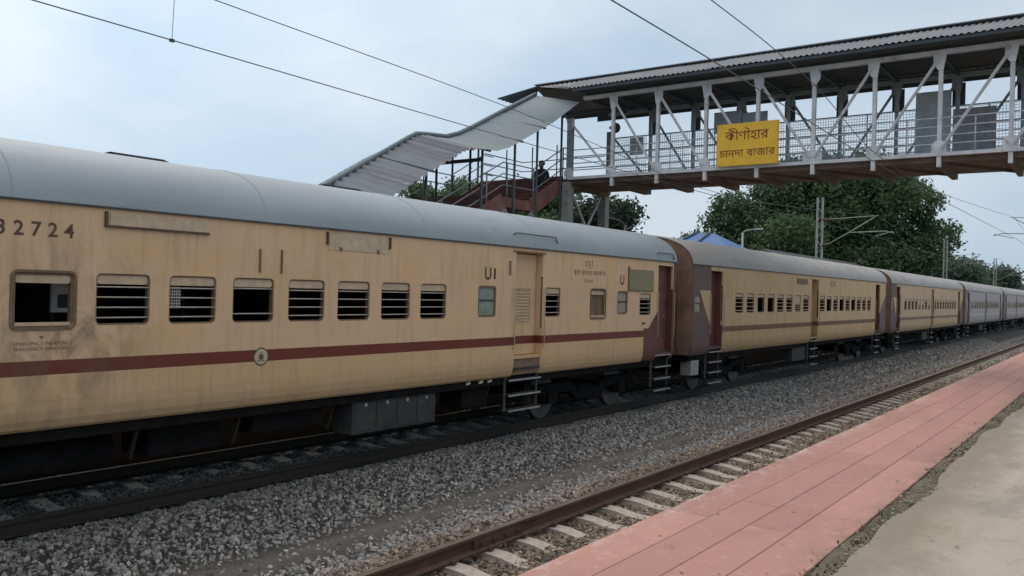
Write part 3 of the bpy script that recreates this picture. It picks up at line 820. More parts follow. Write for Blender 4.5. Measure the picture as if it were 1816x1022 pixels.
def coach_shell(c, livery_m, roof_m, windows, doors, detail):
    make_wall([w[:4] for w in windows], doors, .06, CL - .06, livery_m, c)
    # far side, floor, inside walls
    bm = bmesh.new(); box(bm, (-HW, .06, ZB), (-HW + .05, CL - .06, ZT)); obj('far_side_wall', bm, livery_m, c)
    BX('floor', (-HW + .05, .1, 1.12), (HW - .09, CL - .1, 1.24), M['int'], c)
    BX('inner_lining', (-HW + .051, .1, 1.24), (-HW + .07, CL - .1, ZT), M['int'], c)
    BX('ceiling', (-HW + .051, .1, 3.30), (HW - .051, CL - .1, 3.36), M['int'], c)
    # roof
    bm = bmesh.new(); pr = roof_prof(26)
    ysr = [0.0, .03] + [CL * k / 12 for k in range(1, 12)] + [CL - .03, CL]
    rows_ = [[bm.verts.new((x, y, z - (.03 if k in (0, len(ysr) - 1) else 0))) for x, z in pr] for k, y in enumerate(ysr)]
    for a, b in zip(rows_, rows_[1:]):
        for i in range(len(pr) - 1): bm.faces.new((a[i], a[i + 1], b[i + 1], b[i]))
    bmesh.ops.recalc_face_normals(bm, faces=bm.faces[:])
    bm.faces.ensure_lookup_table()
    if bm.faces[len(bm.faces) // 2].normal.z < 0: bmesh.ops.reverse_faces(bm, faces=bm.faces[:])
    rf = obj('roof', bm, roof_m, c, True)
    BEAM('gutter', (HW + .012, .02, ZT - .004), (HW + .012, CL - .02, ZT - .004), .03, .022, M['gutter'], rf)
    # transverse roof seams
    for k in range(1, 7):
        y = CL * k / 7
        bm = bmesh.new()
        p1 = [(x, y, z + .002) for x, z in roof_prof(26)]
        tube(bm, p1, .006, 4); obj('seam', bm, roof_m, rf)
    # ends
    for ye, s in ((0.03, -1), (CL - .03, 1)):
        bm = bmesh.new(); n = len(pr)
        ins = [(x * .985, z - .035) for x, z in pr]
        outl = [(HW - .09, ZB + .02), (HW - .012, 1.35)] + ins + [(-HW + .012, 1.35), (-HW + .09, ZB + .02)]
        a = [bm.verts.new((x, ye, z)) for x, z in outl]; b = [bm.verts.new((x, ye - s * .05, z)) for x, z in outl]
        bm.faces.new(a); bm.faces.new(b[::-1])
        for i in range(len(outl)): bm.faces.new((a[i], a[i - 1], b[i - 1], b[i]))
        bmesh.ops.recalc_face_normals(bm, faces=bm.faces[:])
        e = obj('end_wall', bm, M['endrust'], c)
        for k in (-1.25, -.85, .85, 1.25):
            BX('rib', (k - .03, min(ye, ye + s * .035), 1.2), (k + .03, max(ye, ye + s * .035), 3.2), M['endrust'], e)
        BX('vestibule', (-.5, min(ye + s * .001, ye + s * .44), 1.15), (.5, max(ye + s * .001, ye + s * .44), 3.3), M['under'], c)
        for k in (-.99, .99):
            TUBE('buffer', [(k, ye, 1.05), (k, ye + s * .30, 1.05), (k, ye + s * .30, 1.05), (k, ye + s * .38, 1.05)], [.09, .09, .22, .22], M['under'], c, 14)
    # underframe
    bm = bmesh.new()
    box(bm, (-1.35, .2, .86), (1.35, CL - .2, 1.119))
    obj('underframe', bm, M['under'], c)
    BX('solebar', (1.351, .2, .90), (1.50, CL - .2, 1.115), M['under'], c)
    for yb in (3.278, CL - 3.278):
        copy_tree(bog, c, (0, yb, 0))

def recessed_door(c, d, panel_m, louvre=True, handrails=True, depth=.15, sill_m=None):
    ya, yb, z0, z1 = d
    xi = HW - depth
    bm = bmesh.new()
    box(bm, (xi - .03, ya - .04, z0 - .02), (HW - .052, ya, z1 + .03))     # near jamb
    box(bm, (xi - .03, yb, z0 - .02), (HW - .052, yb + .04, z1 + .03))
    box(bm, (xi - .03, ya, z1), (HW - .052, yb, z1 + .04))
    box(bm, (xi - .03, ya, z0 - .05), (HW - .02, yb, z0))
    obj('door_frame', bm, panel_m, c)
    dr = BX('door', (xi - .04, ya + .012, z0 + .012), (xi, yb - .012, z1 - .02), panel_m, c)
    BX('frame_shadow_gap', (xi - .08, ya, z0), (xi - .041, yb, z1), M['gutter'], dr)
    if louvre:
        o = obj('door_window', ring_mesh(ya + .10, yb - .18, 2.03, 2.66, .03, .03, xi + .001, xi + .018), M['frame'], dr)
        for k in range(10):
            BEAM('slat', (xi + .006, ya + .13, 2.08 + .058 * k), (xi + .006, yb - .21, 2.08 + .058 * k), .02, .026, M['frame'], dr, up=(.5, 0, 1))
        TUBE('door_handle', [(xi + .02, ya + .08, 1.95), (xi + .05, ya + .08, 1.95), (xi + .05, ya + .08, 2.05)], .01, M['steel'], dr)
    if handrails:
        for y in (ya - .045, yb + .045):
            TUBE('handrail', [(HW, y, 1.55), (HW + .04, y, 1.58), (HW + .04, y, 2.62), (HW, y, 2.65)], .010, M['frame'] if panel_m is not M['maroon'] else M['bar'], c)
    return dr

# ---- coach 1 (nearest)
Y1 = -2.27
c1 = tag(empty('passenger_coach', (CX, Y1, 0)), 'nearest cream coach with brown stripe, barred windows and the number 32724', 'railway coach', 'coaches of the train')
loc = lambda Y: Y - Y1
w1 = []
pitch = .857
for k in range(-5, 7):
    if k == -1: continue
    a = 4.70 + pitch * k
    w1.append((loc(a), loc(a + .62), 2.105, 2.665, 'bars', k))
w1.append((loc(3.86), loc(4.47), 2.09, 2.66, 'open', -1))
w1.append((loc(11.29), loc(11.80), 2.12, 2.66, 'frost', 20))
w1.append((loc(13.34), loc(13.87), 2.105, 2.665, 'bars', 21))
w1.append((loc(15.02), loc(15.62), 2.06, 2.66, 'open', 22))
w1.append((loc(16.14), loc(16.62), 2.13, 2.64, 'frost', 23))
w1.append((loc(17.19), loc(17.74), 2.105, 2.60, 'bars', 24))
d1 = [(loc(12.37), loc(13.24), 1.40, 3.29), (loc(18.10), loc(18.88), 1.20, 3.27), (loc(-2.05), loc(-1.2), 1.2, 3.27)]
coach_shell(c1, M['cream1'], M['roof'], w1, d1, True)
for w in w1:
    ya, yb, z0, z1, kind, k = w
    if kind == 'bars':
        bars = None
        if k == 2: bars = [z0 + .11, z1 - .135]
        f = make_window(c1, (ya, yb, z0, z1), 'bars', 4, bars)
        if k == 1:
            bm = bmesh.new()
            for q in range(5): beam(bm, (HW - .04, ya + .03 + .03 * q, z0 + .18), (HW - .04, ya + .03 + .03 * q, z1 - .13), .008, .012)
            for q in range(7): beam(bm, (HW - .038, ya + .02, z0 + .2 + .035 * q), (HW - .038, ya + .17, z0 + .2 + .035 * q), .008, .012)
            obj('wire_mesh', bm, M['steel'], f)
    elif kind == 'open':
        f = make_window(c1, (ya, yb, z0, z1), 'open')
        if k == 22:
            TUBE('bar', [(HW - .03, ya + .32, z0 + .05), (HW - .03, ya + .32, z1 - .12)], .008, M['darkframe'], f)
            BX('pane', (HW - .065, ya + .03, z0 + .05), (HW - .058, yb - .03, z1 - .12), M['darkframe'], f)
    else:
        make_window(c1, (ya, yb, z0, z1), 'frost', 0 if k == 20 else 1)
recessed_door(c1, d1[0], M['cream1'])
recessed_door(c1, d1[1], M['maroon'], louvre=False)
recessed_door(c1, d1[2], M['maroon'], louvre=False)
# door well: stained sill below the middle door
bm = bmesh.new()
box(bm, (HW - .13, d1[0][0], 1.06), (HW - .04, d1[0][1], 1.345)); obj('door_sill', bm, M['darkframe'], c1)
BX('step_plate', (HW - .12, d1[0][0] + .02, 1.16), (HW + .0, d1[0][1] - .02, 1.19), M['box'], c1)
footsteps(c1, loc(12.25), loc(13.25), 3, .985)
footsteps(c1, loc(18.02), loc(18.87), 4, 1.16)
# interior: partitions and seats
for k in range(10):
    y = loc(-2.0 + 1.714 * k)
    BX('partition', (-1.54, y, 1.241), (.3, y + .04, 3.29), M['int'], c1)
    for dy in (.05, 1.2):
        s = BX('seat', (-1.53, y + dy, 1.55), (.3, y + dy + .42, 1.68), M['seat'], c1)
        BX('berth', (-1.53, y + dy, 2.62), (.3, y + dy + .42, 2.68), M['seat'], s)
    BX('side_seat', (.95, y + .2, 1.6), (1.35, y + 1.5, 1.68), M['seat'], c1)
fit = BX('wall_fitting', (.9, loc(4.56), 2.22), (.94, loc(4.80), 2.62), M['white_in'], c1)
BX('dial', (.941, loc(4.63), 2.27), (.955, loc(4.74), 2.42), M['seat'], fit)
# marks and fittings on the side
random.seed(3)
XS = HW + .0012
for i, ch in enumerate('832724'):
    yc = 3.57 + .166 * i - (0 if i > 0 else 0)
    font_mesh('number', ch, .205, M['ink'], c1, (XS, loc(yc), 3.085), (0, 1, 0), (0, 0, 1), .001, bold=.004)
# destination board in its bracket
pb = BX('destination_board', (HW + .002, loc(4.83), 3.19), (HW + .012, loc(6.03), 3.325), M['frame'], c1)
BX('bracket', (HW + .0015, loc(4.77), 3.165), (HW + .03, loc(6.05), 3.188), M['ink'], pb)
BX('bracket', (HW + .0015, loc(4.77), 3.19), (HW + .03, loc(4.80), 3.335), M['ink'], pb)
pb2 = BX('board_panel', (HW + .002, loc(7.93), 3.09), (HW + .008, loc(9.10), 3.335), M['frame'], c1)
for y in (7.89, 9.11):
    BX('bracket', (HW + .0015, loc(y), 3.16), (HW + .03, loc(y) + .03, 3.335), M['ink'], pb2)
for y in (8.13, 8.86):
    TUBE('hook', [(HW + .012, loc(y), 3.14), (HW + .02, loc(y) + .03, 3.08), (HW + .012, loc(y) + .05, 3.13)], .008, M['ink'], pb2)
for y in (6.79, 7.13):
    BX('board_bracket', (HW + .0015, loc(y), 2.74), (HW + .022, loc(y) + .02, 3.04), M['darkframe'], c1)
BX('rain_hood', (HW + .0015, loc(12.28), 3.295), (HW + .03, loc(13.30), 3.315), M['darkframe'], c1)
# "U" marks: letter and bar
for y0_, zc in ((11.55, 2.86), (16.34, 2.87)):
    font_mesh('class_mark', 'U', .29, M['ink'], c1, (XS, loc(y0_), zc), (0, 1, 0), (0, 0, 1), .001, bold=.008)
BX('mark_bar', (HW + .001, loc(11.71), 2.78), (HW + .003, loc(11.77), 2.97), M['ink'], c1)
BX('label_holder', (HW + .001, loc(12.16), 2.86), (HW + .006, loc(12.22), 3.12), M['darkframe'], c1)
font_mesh('side_lettering', 'द.पू.रे', .17, M['ink2'], c1, (XS, loc(14.92), 3.17), (0, 1, 0), (0, 0, 1), .001)
font_mesh('side_lettering', 'পূরব রেলওয় কলকাতা', .14, M['ink2'], c1, (XS, loc(14.97), 2.985), (0, 1, 0), (0, 0, 1), .001)
font_mesh('side_lettering', 'SECOND', .09, M['ink2'], c1, (XS, loc(14.92), 2.82), (0, 1, 0), (0, 0, 1), .001)
for yy_, zz_, s_ in ((4.15, 1.985, .055), (4.15, 1.93, .05), (4.15, 1.875, .05)):
    font_mesh('side_lettering', 'EMERGENCY WINDOW' if zz_ < 1.95 else '▼', s_, M['ink2'], c1, (XS, loc(yy_), zz_), (0, 1, 0), (0, 0, 1), .001)
ob = BX('information_panel', (HW + .002, loc(16.66), 2.67), (HW + .018, loc(17.83), 3.13), M['boardolive'], c1)
BX('panel_hinge', (HW + .0015, loc(16.60), 2.64), (HW + .028, loc(16.65), 3.19), M['darkframe'], ob)
BX('panel_bottom', (HW + .0015, loc(16.66), 2.645), (HW + .024, loc(17.83), 2.667), M['darkframe'], ob)
TUBE('door_stop', [(HW, loc(17.35), 1.92), (HW + .05, loc(17.35), 1.92)], .025, M['ink'], c1, 8)
# emblem
bm = bmesh.new(); bmesh.ops.create_circle(bm, cap_ends=True, radius=.118, segments=32)
em = obj('emblem', bm, M['ink'], c1); em.data.transform(Matrix.Translation((XS + .0008, loc(6.86), 1.665)) @ Matrix.Rotation(R(90), 4, 'Y'))
bm = bmesh.new(); bmesh.ops.create_circle(bm, cap_ends=True, radius=.100, segments=32)
q = obj('emblem_disc', bm, M['frame'], em); q.data.transform(Matrix.Translation((XS + .0016, loc(6.86), 1.665)) @ Matrix.Rotation(R(90), 4, 'Y'))
bm = bmesh.new()
for a, b, c_, d in ((-.035, .035, -.035, .03), (-.05, -.04, -.06, -.04), (.04, .05, -.06, -.04), (-.05, .05, -.05, -.042), (-.012, .012, .036, .058)):
    box(bm, (XS + .0022, loc(6.86) + a, 1.665 + c_), (XS + .003, loc(6.86) + b, 1.665 + d))
obj('emblem_figure', bm, M['ink'], em)
# roof fittings
for ya in (5.5, 8.95):
    bm = bmesh.new()
    zt = 4.135
    pts = [(-.05, zt - .05), (-.02, zt + .035), (.30, zt + .045), (.42, zt + .0), (.42, zt - .05)]
    a, b = extrude_profile(bm, [(x + .05, z) for x, z in pts], loc(ya), loc(ya + .72))
    bmesh.ops.recalc_face_normals(bm, faces=bm.faces[:])
    obj('roof_vent', bm, M['under'], c1)
def roof_xz(t):   # point on the roof curve at angle t (deg) from the camera-side gutter
    c, s = math.cos(R(t)), math.sin(R(t))
    return abs(c) ** .82 * (HW + .015), ZT + .765 * abs(s) ** .92
for ya, yb, t in ((12.3, 13.75, 15), (18.0, 18.9, 10)):
    x, z = roof_xz(t)
    TUBE('roof_rail', [(x, loc(ya), z), (x + .04, loc(ya) + .05, z + .03), (x + .04, loc(yb) - .12, z + .03), (x + .02, loc(yb), z - .10)], .012, M['gutter'], c1)
# under-body boxes
def smooth_pts(P_): return P_
bb_ = BX('battery_box', (1.05, loc(8.62), .42), (1.46, loc(10.45), .93), M['box'], c1, bev=.01)
for k in range(4):
    BX('box_lid', (1.4605, loc(8.66 + .445 * k), .47), (1.470, loc(8.66 + .445 * k + .42), .90), M['box'], bb_)
    BX('latch', (1.4705, loc(8.66 + .445 * k + .19), .82), (1.484, loc(8.66 + .445 * k + .23), .87), M['steel'], bb_)
for ya, yb, za, zb, xa, xb in ((1.8, 2.6, .55, .86, .9, 1.25), (5.6, 6.6, .50, .86, .6, 1.2), (7.0, 8.2, .62, .86, .9, 1.3)):
    BX('equipment_box', (xa, loc(ya), za), (xb, loc(yb), zb), M['under'], c1, bev=.01)
for y in (2.9, 5.4, 6.8, 8.4, 10.7, 12.1):
    BEAM('hanger_bracket', (1.30, loc(y), .92), (1.15, loc(y), .52), .04, .05, M['dusty'], c1)
BX('equipment_box', (.9, loc(11.2), .55), (1.4, loc(11.9), .93), M['under'], c1, bev=.01)
TUBE('air_reservoir', [(1.0, loc(3.2), .62), (1.0, loc(5.2), .62)], .2, M['under'], c1, 14)
TUBE('brake_pipe', [(1.42, loc(-1), .93), (1.42, loc(11), .93), (1.40, loc(12.2), .99)], .018, M['under'], c1)
bm = bmesh.new()
for y in (11.15, 11.5, 11.75):
    beam(bm, (HW - .10, loc(y), .98), (HW - .10, loc(y) + .10, 1.0), .03, .04)
tag(obj('pipe_brackets', bm, M['frame'], c1), kind='stuff')

# ---- further coaches
def far_coach(y0, liv, roof_m, label, mid=True, det=True):
    c = tag(empty('passenger_coach', (CX, y0, 0)), label, 'railway coach', 'coaches of the train')
    ws = [(.18, .62, 2.12, 2.60, 'frost')]
    doors = [(1.20, 2.02, 1.22, 3.25), (CL - 2.02, CL - 1.20, 1.22, 3.25)]
    n1 = 8; a = 2.96
    for k in range(n1): ws.append((a + .88 * k, a + .88 * k + .60, 2.12, 2.68, 'b'))
    doors.append((10.05, 10.85, 1.22, 3.25))
    a = 11.05
    for k in range(9): ws.append((a + .855 * k, a + .855 * k + .60, 2.12, 2.68, 'b'))
    coach_shell(c, liv, roof_m, ws, doors, False)
    random.seed(int(y0 * 10))
    for w in ws:
        if w[4] == 'frost': make_window(c, w[:4], 'frost', 1)
        else: far_window(c, *w[:4], random.choice((0, 0, 0, 1, 2, 3)))
    for i, d in enumerate(doors):
        recessed_door(c, d, M['maroon'] if i < 2 else liv, louvre=False, depth=.22)
        footsteps(c, d[0] - .02, d[1] + .02, 4, 1.10)
    BX('battery_box', (1.05, 8.6, .45), (1.46, 10.0, .93), M['box'], c)
    return c
c2 = far_coach(20.01, M['cream2'], M['roof2'], 'second coach, yellowish cream with maroon end panel, passing under the footbridge')
# small things on coach 2
bx = BX('jumper_box', (1.18, .35, .50), (1.5, .82, .95), M['steel'], c2, bev=.02)
BX('name_board', (HW + .002, 8.4, 3.06), (HW + .02, 9.5, 3.24), M['darkframe'], c2)
font_mesh('side_lettering', 'द.पू.रे SE', .26, M['ink'], c2, (XS, 12.6, 3.14), (0, 1, 0), (0, 0, 1), .001)
font_mesh('class_mark', 'II', .24, M['ink'], c2, (XS, 12.3, 2.86), (0, 1, 0), (0, 0, 1), .001)
c3 = far_coach(42.29, M['cream3'], M['roof2'], 'third coach along, dull cream with faded stripe, just beyond the yellow cream coach')
c4 = far_coach(64.57, M['grey4'], M['roof2'], 'pale grey coach between the dull cream coach and the last visible coaches')
c5 = far_coach(86.85, M['grey4'], M['roof2'], 'distant pale grey coach at the right edge where the train vanishes')
c6 = far_coach(109.13, M['cream3'], M['roof2'], 'farthest dull cream coach at the tail of the train')
for ch in list(bog.children): bpy.data.objects.remove(ch)
bpy.data.objects.remove(bog)

# ------------------------------------------------------------------ footbridge
BY, BY2 = 23.5, 26.1
ZBC, ZTC = 6.30, 8.87
br = tag(empty('footbridge', (0, 0, 0)), 'covered steel truss footbridge crossing above the train with pale girders and grey sheet roof', 'footbridge')
XL = -14.95
PX = [-13.31 + 1.565 * k for k in range(16)]     # panel points
XR = PX[-1] + .3
MID = PX[4]
def truss(y, m, s):
    BEAM('top_chord', (-14.40 if s > 0 else XL, y, ZTC), (XR, y, ZTC), .14, .12, m, br)
    BEAM('bottom_chord', (XL, y, ZBC), (XR, y, ZBC), .14, .09, m, br)
    allx = [XL + .05] + PX
    for i, x in enumerate(allx):
        w = .22 if i == 0 else .10
        BEAM('post', (x, y, ZBC + .045), (x, y, 8.26 if i == 0 else ZTC - .06), .10, w, M['post2'] if i == 0 else m, br, up=(1, 0, 0))
        if i:
            BEAM('hanger', (x, y - s * .002, ZBC - .32), (x, y - s * .002, ZBC - .046), .10, .10, m, br, up=(1, 0, 0))
        bm = bmesh.new()     # gusset plates, top then bottom
        yp = y - s * .058
        zg = ZTC if i else 8.32
        g1 = [(x - .13, ZTC - .061), (x + .17, ZTC - .061), (x + .17, ZTC - .30), (x + .05, ZTC - .46), (x - .06, ZTC - .46)] if x < MID + .1 else [(x - .17, ZTC - .061), (x + .13, ZTC - .061), (x + .06, ZTC - .46), (x - .05, ZTC - .46), (x - .17, ZTC - .30)]
        g1 = [(p, q - ZTC + zg) for p, q in g1]
        a = [bm.verts.new((p, yp, q)) for p, q in g1]; b = [bm.verts.new((p, yp - s * .014, q)) for p, q in g1]
        bm.faces.new(a); bm.faces.new(b[::-1])
        for k in range(len(a)): bm.faces.new((a[k], a[k - 1], b[k - 1], b[k]))
        bmesh.ops.recalc_face_normals(bm, faces=bm.faces[:]); obj('gusset_plate', bm, m, br); bm = bmesh.new()
        wd = .26 if abs(x - MID) < .1 else .17
        g2 = [(x - wd, ZBC + .046), (x + wd, ZBC + .046), (x + wd, ZBC + .24), (x + .08, ZBC + .34), (x - .08, ZBC + .34), (x - wd, ZBC + .24)]
        a = [bm.verts.new((p, yp, q)) for p, q in g2]; b = [bm.verts.new((p, yp - s * .014, q)) for p, q in g2]
        bm.faces.new(a); bm.faces.new(b[::-1])
        for k in range(len(a)): bm.faces.new((a[k], a[k - 1], b[k - 1], b[k]))
        bmesh.ops.recalc_face_normals(bm, faces=bm.faces[:])
        obj('gusset_plate', bm, m, br)
    for a, b in zip(allx, allx[1:]):
        if b <= MID + .1: p, q = (a + .04, ZTC - .16 if a > XL + .2 else 8.12), (b - .06, ZBC + .14)
        else: p, q = (a + .06, ZBC + .14), (b - .04, ZTC - .16)
        bm = bmesh.new()
        for o_ in (-.03, .03):
            beam(bm, (p[0], y - s * .085 + o_ * .4, p[1] + o_), (q[0], y - s * .085 + o_ * .4, q[1] + o_), .012, .05, up=(0, 1, 0))
        beam(bm, (p[0], y - s * .082, p[1]), (q[0], y - s * .082, q[1]), .075, .02, up=(0, 1, 0))
        obj('diagonal', bm, m, br)
truss(BY, M['white'], 1)
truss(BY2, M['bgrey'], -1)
# handrails inside the trusses
for y, m in ((BY + .10, M['white']), (BY2 - .10, M['bgrey'])):
    for z in ((6.58, 6.80, 7.02, 7.24) if y < 24 else (6.58, 6.80, 7.02, 7.24, 7.50, 8.0)):
        TUBE('handrail', [(XL, y, z), (XR, y, z)], .017 if z < 7.5 else .022, m, br, 5)
    for a in PX[:-1]:
        TUBE('rail_post', [(a + .78, y + .02, 6.36), (a + .78, y + .02, 7.25 if y < 24 else 8.0)], .018, m, br, 5)
# deck and cross beams
BX('deck_slab', (XL - .1, BY + .07, 6.12), (XR, BY2 - .07, 6.34), M['deck'], br)
for x in [XL + .05] + PX:
    bm = bmesh.new(); xx = x
    pf = [(BY + .075, 6.118), (BY2 + .05, 6.118), (BY2 + .05, 6.02), (BY2 - .25, 5.94), (BY + .45, 5.96), (BY + .075, 6.02)]
    a = [bm.verts.new((xx - .05, p, q)) for p, q in pf]; b = [bm.verts.new((xx + .05, p, q)) for p, q in pf]
    bm.faces.new(a); bm.faces.new(b[::-1])
    for k in range(len(a)): bm.faces.new((a[k], a[k - 1], b[k - 1], b[k]))
    bmesh.ops.recalc_face_normals(bm, faces=bm.faces[:])
    obj('cross_beam', bm, M['deck'], br)
for x0_, x1_ in zip(PX, PX[1:]):
    BEAM('wind_brace', (x0_, BY + .1, 6.08), (x1_, BY2 - .1, 6.08), .07, .06, M['deck'], br)
# roof: two corrugated slopes, in sheets
def corrugated(name, p00, p01, p10, p11, n, amp, m, parent, rows=1):
    """sheet with ribs running from edge p00-p01 to edge p10-p11; ripples across its normal"""
    p00, p01, p10, p11 = map(Vector, (p00, p01, p10, p11))
    nrm = (p01 - p00).cross(p10 - p00).normalized()
    if nrm.z < 0: nrm = -nrm
    bm = bmesh.new(); R_ = []
    for j in range(rows + 1):
        v = j / rows; r_ = []
        for i in range(n * 4 + 1):
            u = i / (n * 4); off = amp * math.sin(i * math.pi / 2)
            r_.append(bm.verts.new(p00.lerp(p01, u).lerp(p10.lerp(p11, u), v) + nrm * off))
        R_.append(r_)
    for a, b in zip(R_, R_[1:]):
        for i in range(len(a) - 1): bm.faces.new((a[i], a[i + 1], b[i + 1], b[i]))
    bmesh.ops.recalc_face_normals(bm, faces=bm.faces[:])
    o = obj(name, bm, m, parent)
    return o
ZR, ZE = 9.86, 9.10
YR, YE0, YE1 = 24.8, 22.85, 26.75
corrugated('roofing_sheet', (-14.62, YE0, ZE), (-14.56, YE0, ZE), (-17.2, YR, ZR), (-14.56, YR, ZR), 12, .022, M['sheet'], br)
x = -14.6
while x < XR + .4:
    x2 = x + 1.55
    jit = random.uniform(-.008, .012)
    corrugated('roofing_sheet', (x, YE0, ZE + jit), (x2 + .04, YE0, ZE + jit), (x, YR, ZR + jit), (x2 + .04, YR, ZR + jit), 10, .022, M['sheet'], br)
    x = x2
corrugated('hip_sheet', (-18.4, 24.0, 9.42), (-18.4, 26.2, 9.42), (-17.15, YR - .08, ZR - .01), (-17.15, YR + .08, ZR - .01), 10, .018, M['canopy'], br)
x = -17.3
while x < XR + .4:
    x2 = x + 1.55
    jit = random.uniform(-.008, .012)
    corrugated('roofing_sheet', (x, YE1, ZE + jit), (x2 + .04, YE1, ZE + jit), (x, YR, ZR + jit), (x2 + .04, YR, ZR + jit), 10, .022, M['sheet'], br)
    x = x2
BEAM('ridge_cap', (-17.2, YR, ZR + .03), (XR + .4, YR, ZR + .03), .35, .03, M['sheet'], br)
for y, z in ((YE0 + .08, ZE - .06), (YE0 + .35, ZE - .0), (BY + .02, ZTC + .22), (YR, ZR - .08), (BY2, ZTC + .22), (YE1 - .08, ZE - .06)):
    BEAM('purlin', (-14.5 if y < 24 else -17.1, y, z), (XR + .3, y, z), .07, .09, M['post'], br)
for x in [-14.3] + PX:
    BEAM('rafter', (x, YE0 + .1, ZE - .10), (x, YR - .04, ZR - .16), .06, .08, M['post'], br)
    BEAM('rafter', (x, YE1 - .1, ZE - .10), (x, YR + .04, ZR - .16), .06, .08, M['post'], br)
    BEAM('tie_beam', (x, BY + .08, ZTC + .02), (x, BY2 - .08, ZTC + .02), .08, .10, M['post'], br)
BX('eave_board', (-15.5, BY2 + .10, 8.70), (XR, BY2 + .13, 9.00), M['post'], br)
BX('ceiling_sheet', (-14.4, YE0 + .12, 9.02), (XR, BY2 - .09, 9.04), M['soffit'], br)
# wide dark stanchions of the far side
for x in PX[:-1]:
    BX('stanchion', (x - .16, BY2 + .14, 8.05), (x + .16, BY2 + .20, 8.69), M['post'], br)
# wire mesh filling the far side up to the hand rail, one panel per bay
bm = bmesh.new()
W_, H_ = 1.44, 1.58
for k in range(int(W_ / .075) + 1): beam(bm, (k * .075, 0, 0), (k * .075, 0, H_), .010, .010)
for k in range(int(H_ / .075) + 1): beam(bm, (0, .004, k * .075), (W_, .004, k * .075), .010, .010)
mme = bpy.data.meshes.new('mesh_panel'); bm.to_mesh(mme); bm.free(); mme.materials.append(M['meshwire'])
for x in PX[:-1]: inst('mesh_panel', mme, br, (x + .06, BY2 - .14, 6.38))
inst('mesh_panel', mme, br, (PX[0] - 1.52, BY2 - .14, 6.38))
# notices and panels on the far side
BX('notice_panel', (-10.95, BY2 - .20, 7.82), (-10.05, BY2 - .16, 8.50), M['panelg'], br)
BX('notice_panel', (-10.0, BY2 - .20, 7.9), (-9.2, BY2 - .16, 8.40), M['panelw'], br)
BX('notice_panel', (-4.95, BY2 - .20, 6.60), (-4.05, BY2 - .16, 8.45), M['panelg'], br)
BX('notice_panel', (-4.0, BY2 - .20, 6.62), (-2.95, BY2 - .16, 7.90), M['paneld'], br)
BX('notice_panel', (-14.0, BY2 - .20, 7.35), (-13.5, BY2 - .16, 7.95), M['panelw'], br)
# speaker inside near the left end, round lamp
TUBE('loudspeaker', [(-14.1, BY + 1.2, 8.10), (-13.9, BY + 1.05, 8.06), (-13.75, BY + .95, 8.02)], [.05, .08, .17], M['post'], br, 12)
# trestle at the left end
for y in (BY + .08, BY2 - .15):
    for x in (-15.0,):
        BX('trestle_column', (x - .14, y - .14, .84), (x + .14, y + .14, 6.19), M['trestle'], br)
for k in range(4):
    z = 6.0 - 1.35 * k
    BEAM('brace', (-15.0, BY + .24, z), (-15.0, (BY + BY2) / 2, z - 1.25), .06, .06, M['white'], br)
    BEAM('brace', (-15.0, BY2 - .32, z), (-15.0, (BY + BY2) / 2, z - 1.25), .06, .06, M['white'], br)
    BEAM('brace', (-15.0, BY + .24, z - 1.3), (-15.0, BY2 - .32, z - 1.3), .06, .06, M['trestle'], br)
# columns of the trestle on the near platform, outside the picture
for y in (BY + .08, BY2 - .15):
    BX('trestle_column', (7.0, y - .14, PZ), (7.28, y + .14, 6.19), M['trestle'], br)

# station sign hanging on the truss
sg = tag(empty('station_sign', (-8.84, BY - .20, 6.93)), 'yellow station name board with dark Bengali lettering hung on the footbridge truss', 'sign')
BX('sign_board', (-.86, -.02, -.58), (.86, .02, .58), M['yellow'], sg)
bm = bmesh.new()
for z in (-.59, .59): beam(bm, (-.875, .012, z), (.875, .012, z), .055, .03)
for x in (-.875, .875): beam(bm, (x, .012, -.60), (x, .012, .60), .055, .03)
obj('sign_frame', bm, M['yellow'], sg)
for x in (-.6, .6): BEAM('bracket', (x, .03, .3), (x, .14, .3), .04, .04, M['white'], sg)
BEAM('letter_stroke', (-.06, -.0225, .47), (.06, -.0225, .40), .004, .028, M['signink'], sg)
font_mesh('lettering', 'কীণাহার', .38, M['signink'], sg, (-.02, -.0215, .24), (1, 0, 0), (0, 0, 1), .003)
font_mesh('lettering', 'চানদা বাজার', .31, M['signink'], sg, (0.0, -.0215, -.26), (1, 0, 0), (0, 0, 1), .003)

# ------------------------------------------------------------------ stairs with canopy (run parallel to the track, down towards the camera)
stx = tag(empty('staircase', (0, 0, 0)), 'red brown steel stairs with grey handrails rising to the left end of the footbridge', 'staircase')
SXL, SXR = -18.7, -15.3
def flight(ya, za, yb, zb, n):
    for i in range(n):
        y = ya + (yb - ya) * i / n; z = za + (zb - za) * (i + 1) / n; dy = (yb - ya) / n
        bm = bmesh.new()
        box(bm, (SXL + .06, y, z - .05), (SXR - .06, y + dy + .03, z))
        box(bm, (SXL + .06, y + dy - .012 + .03, z), (SXR - .06, y + dy + .03, z + (zb - za) / n - .05))
        obj('step', bm, M['stairred'], stx)
    for x in (SXL, SXR):
        bm = bmesh.new(); beam(bm, (x, ya - .05, za - .16), (x, yb, zb - .16), .05, .50); obj('stringer', bm, M['stairred'], stx)
flight(11.35, .84, 20.4, 5.40, 28)
flight(22.0, 5.40, 23.75, 6.34, 6)
BX('landing', (SXL, 20.43, 5.10), (SXR, 22.0, 5.40), M['stairred'], stx)
BX('landing', (SXL - .2, 23.8, 6.18), (-15.10, BY2 + .1, 6.34), M['deck'], stx)
path = [(11.4, .84), (20.4, 5.40), (22.0, 5.40), (23.75, 6.34), (24.3, 6.34)]
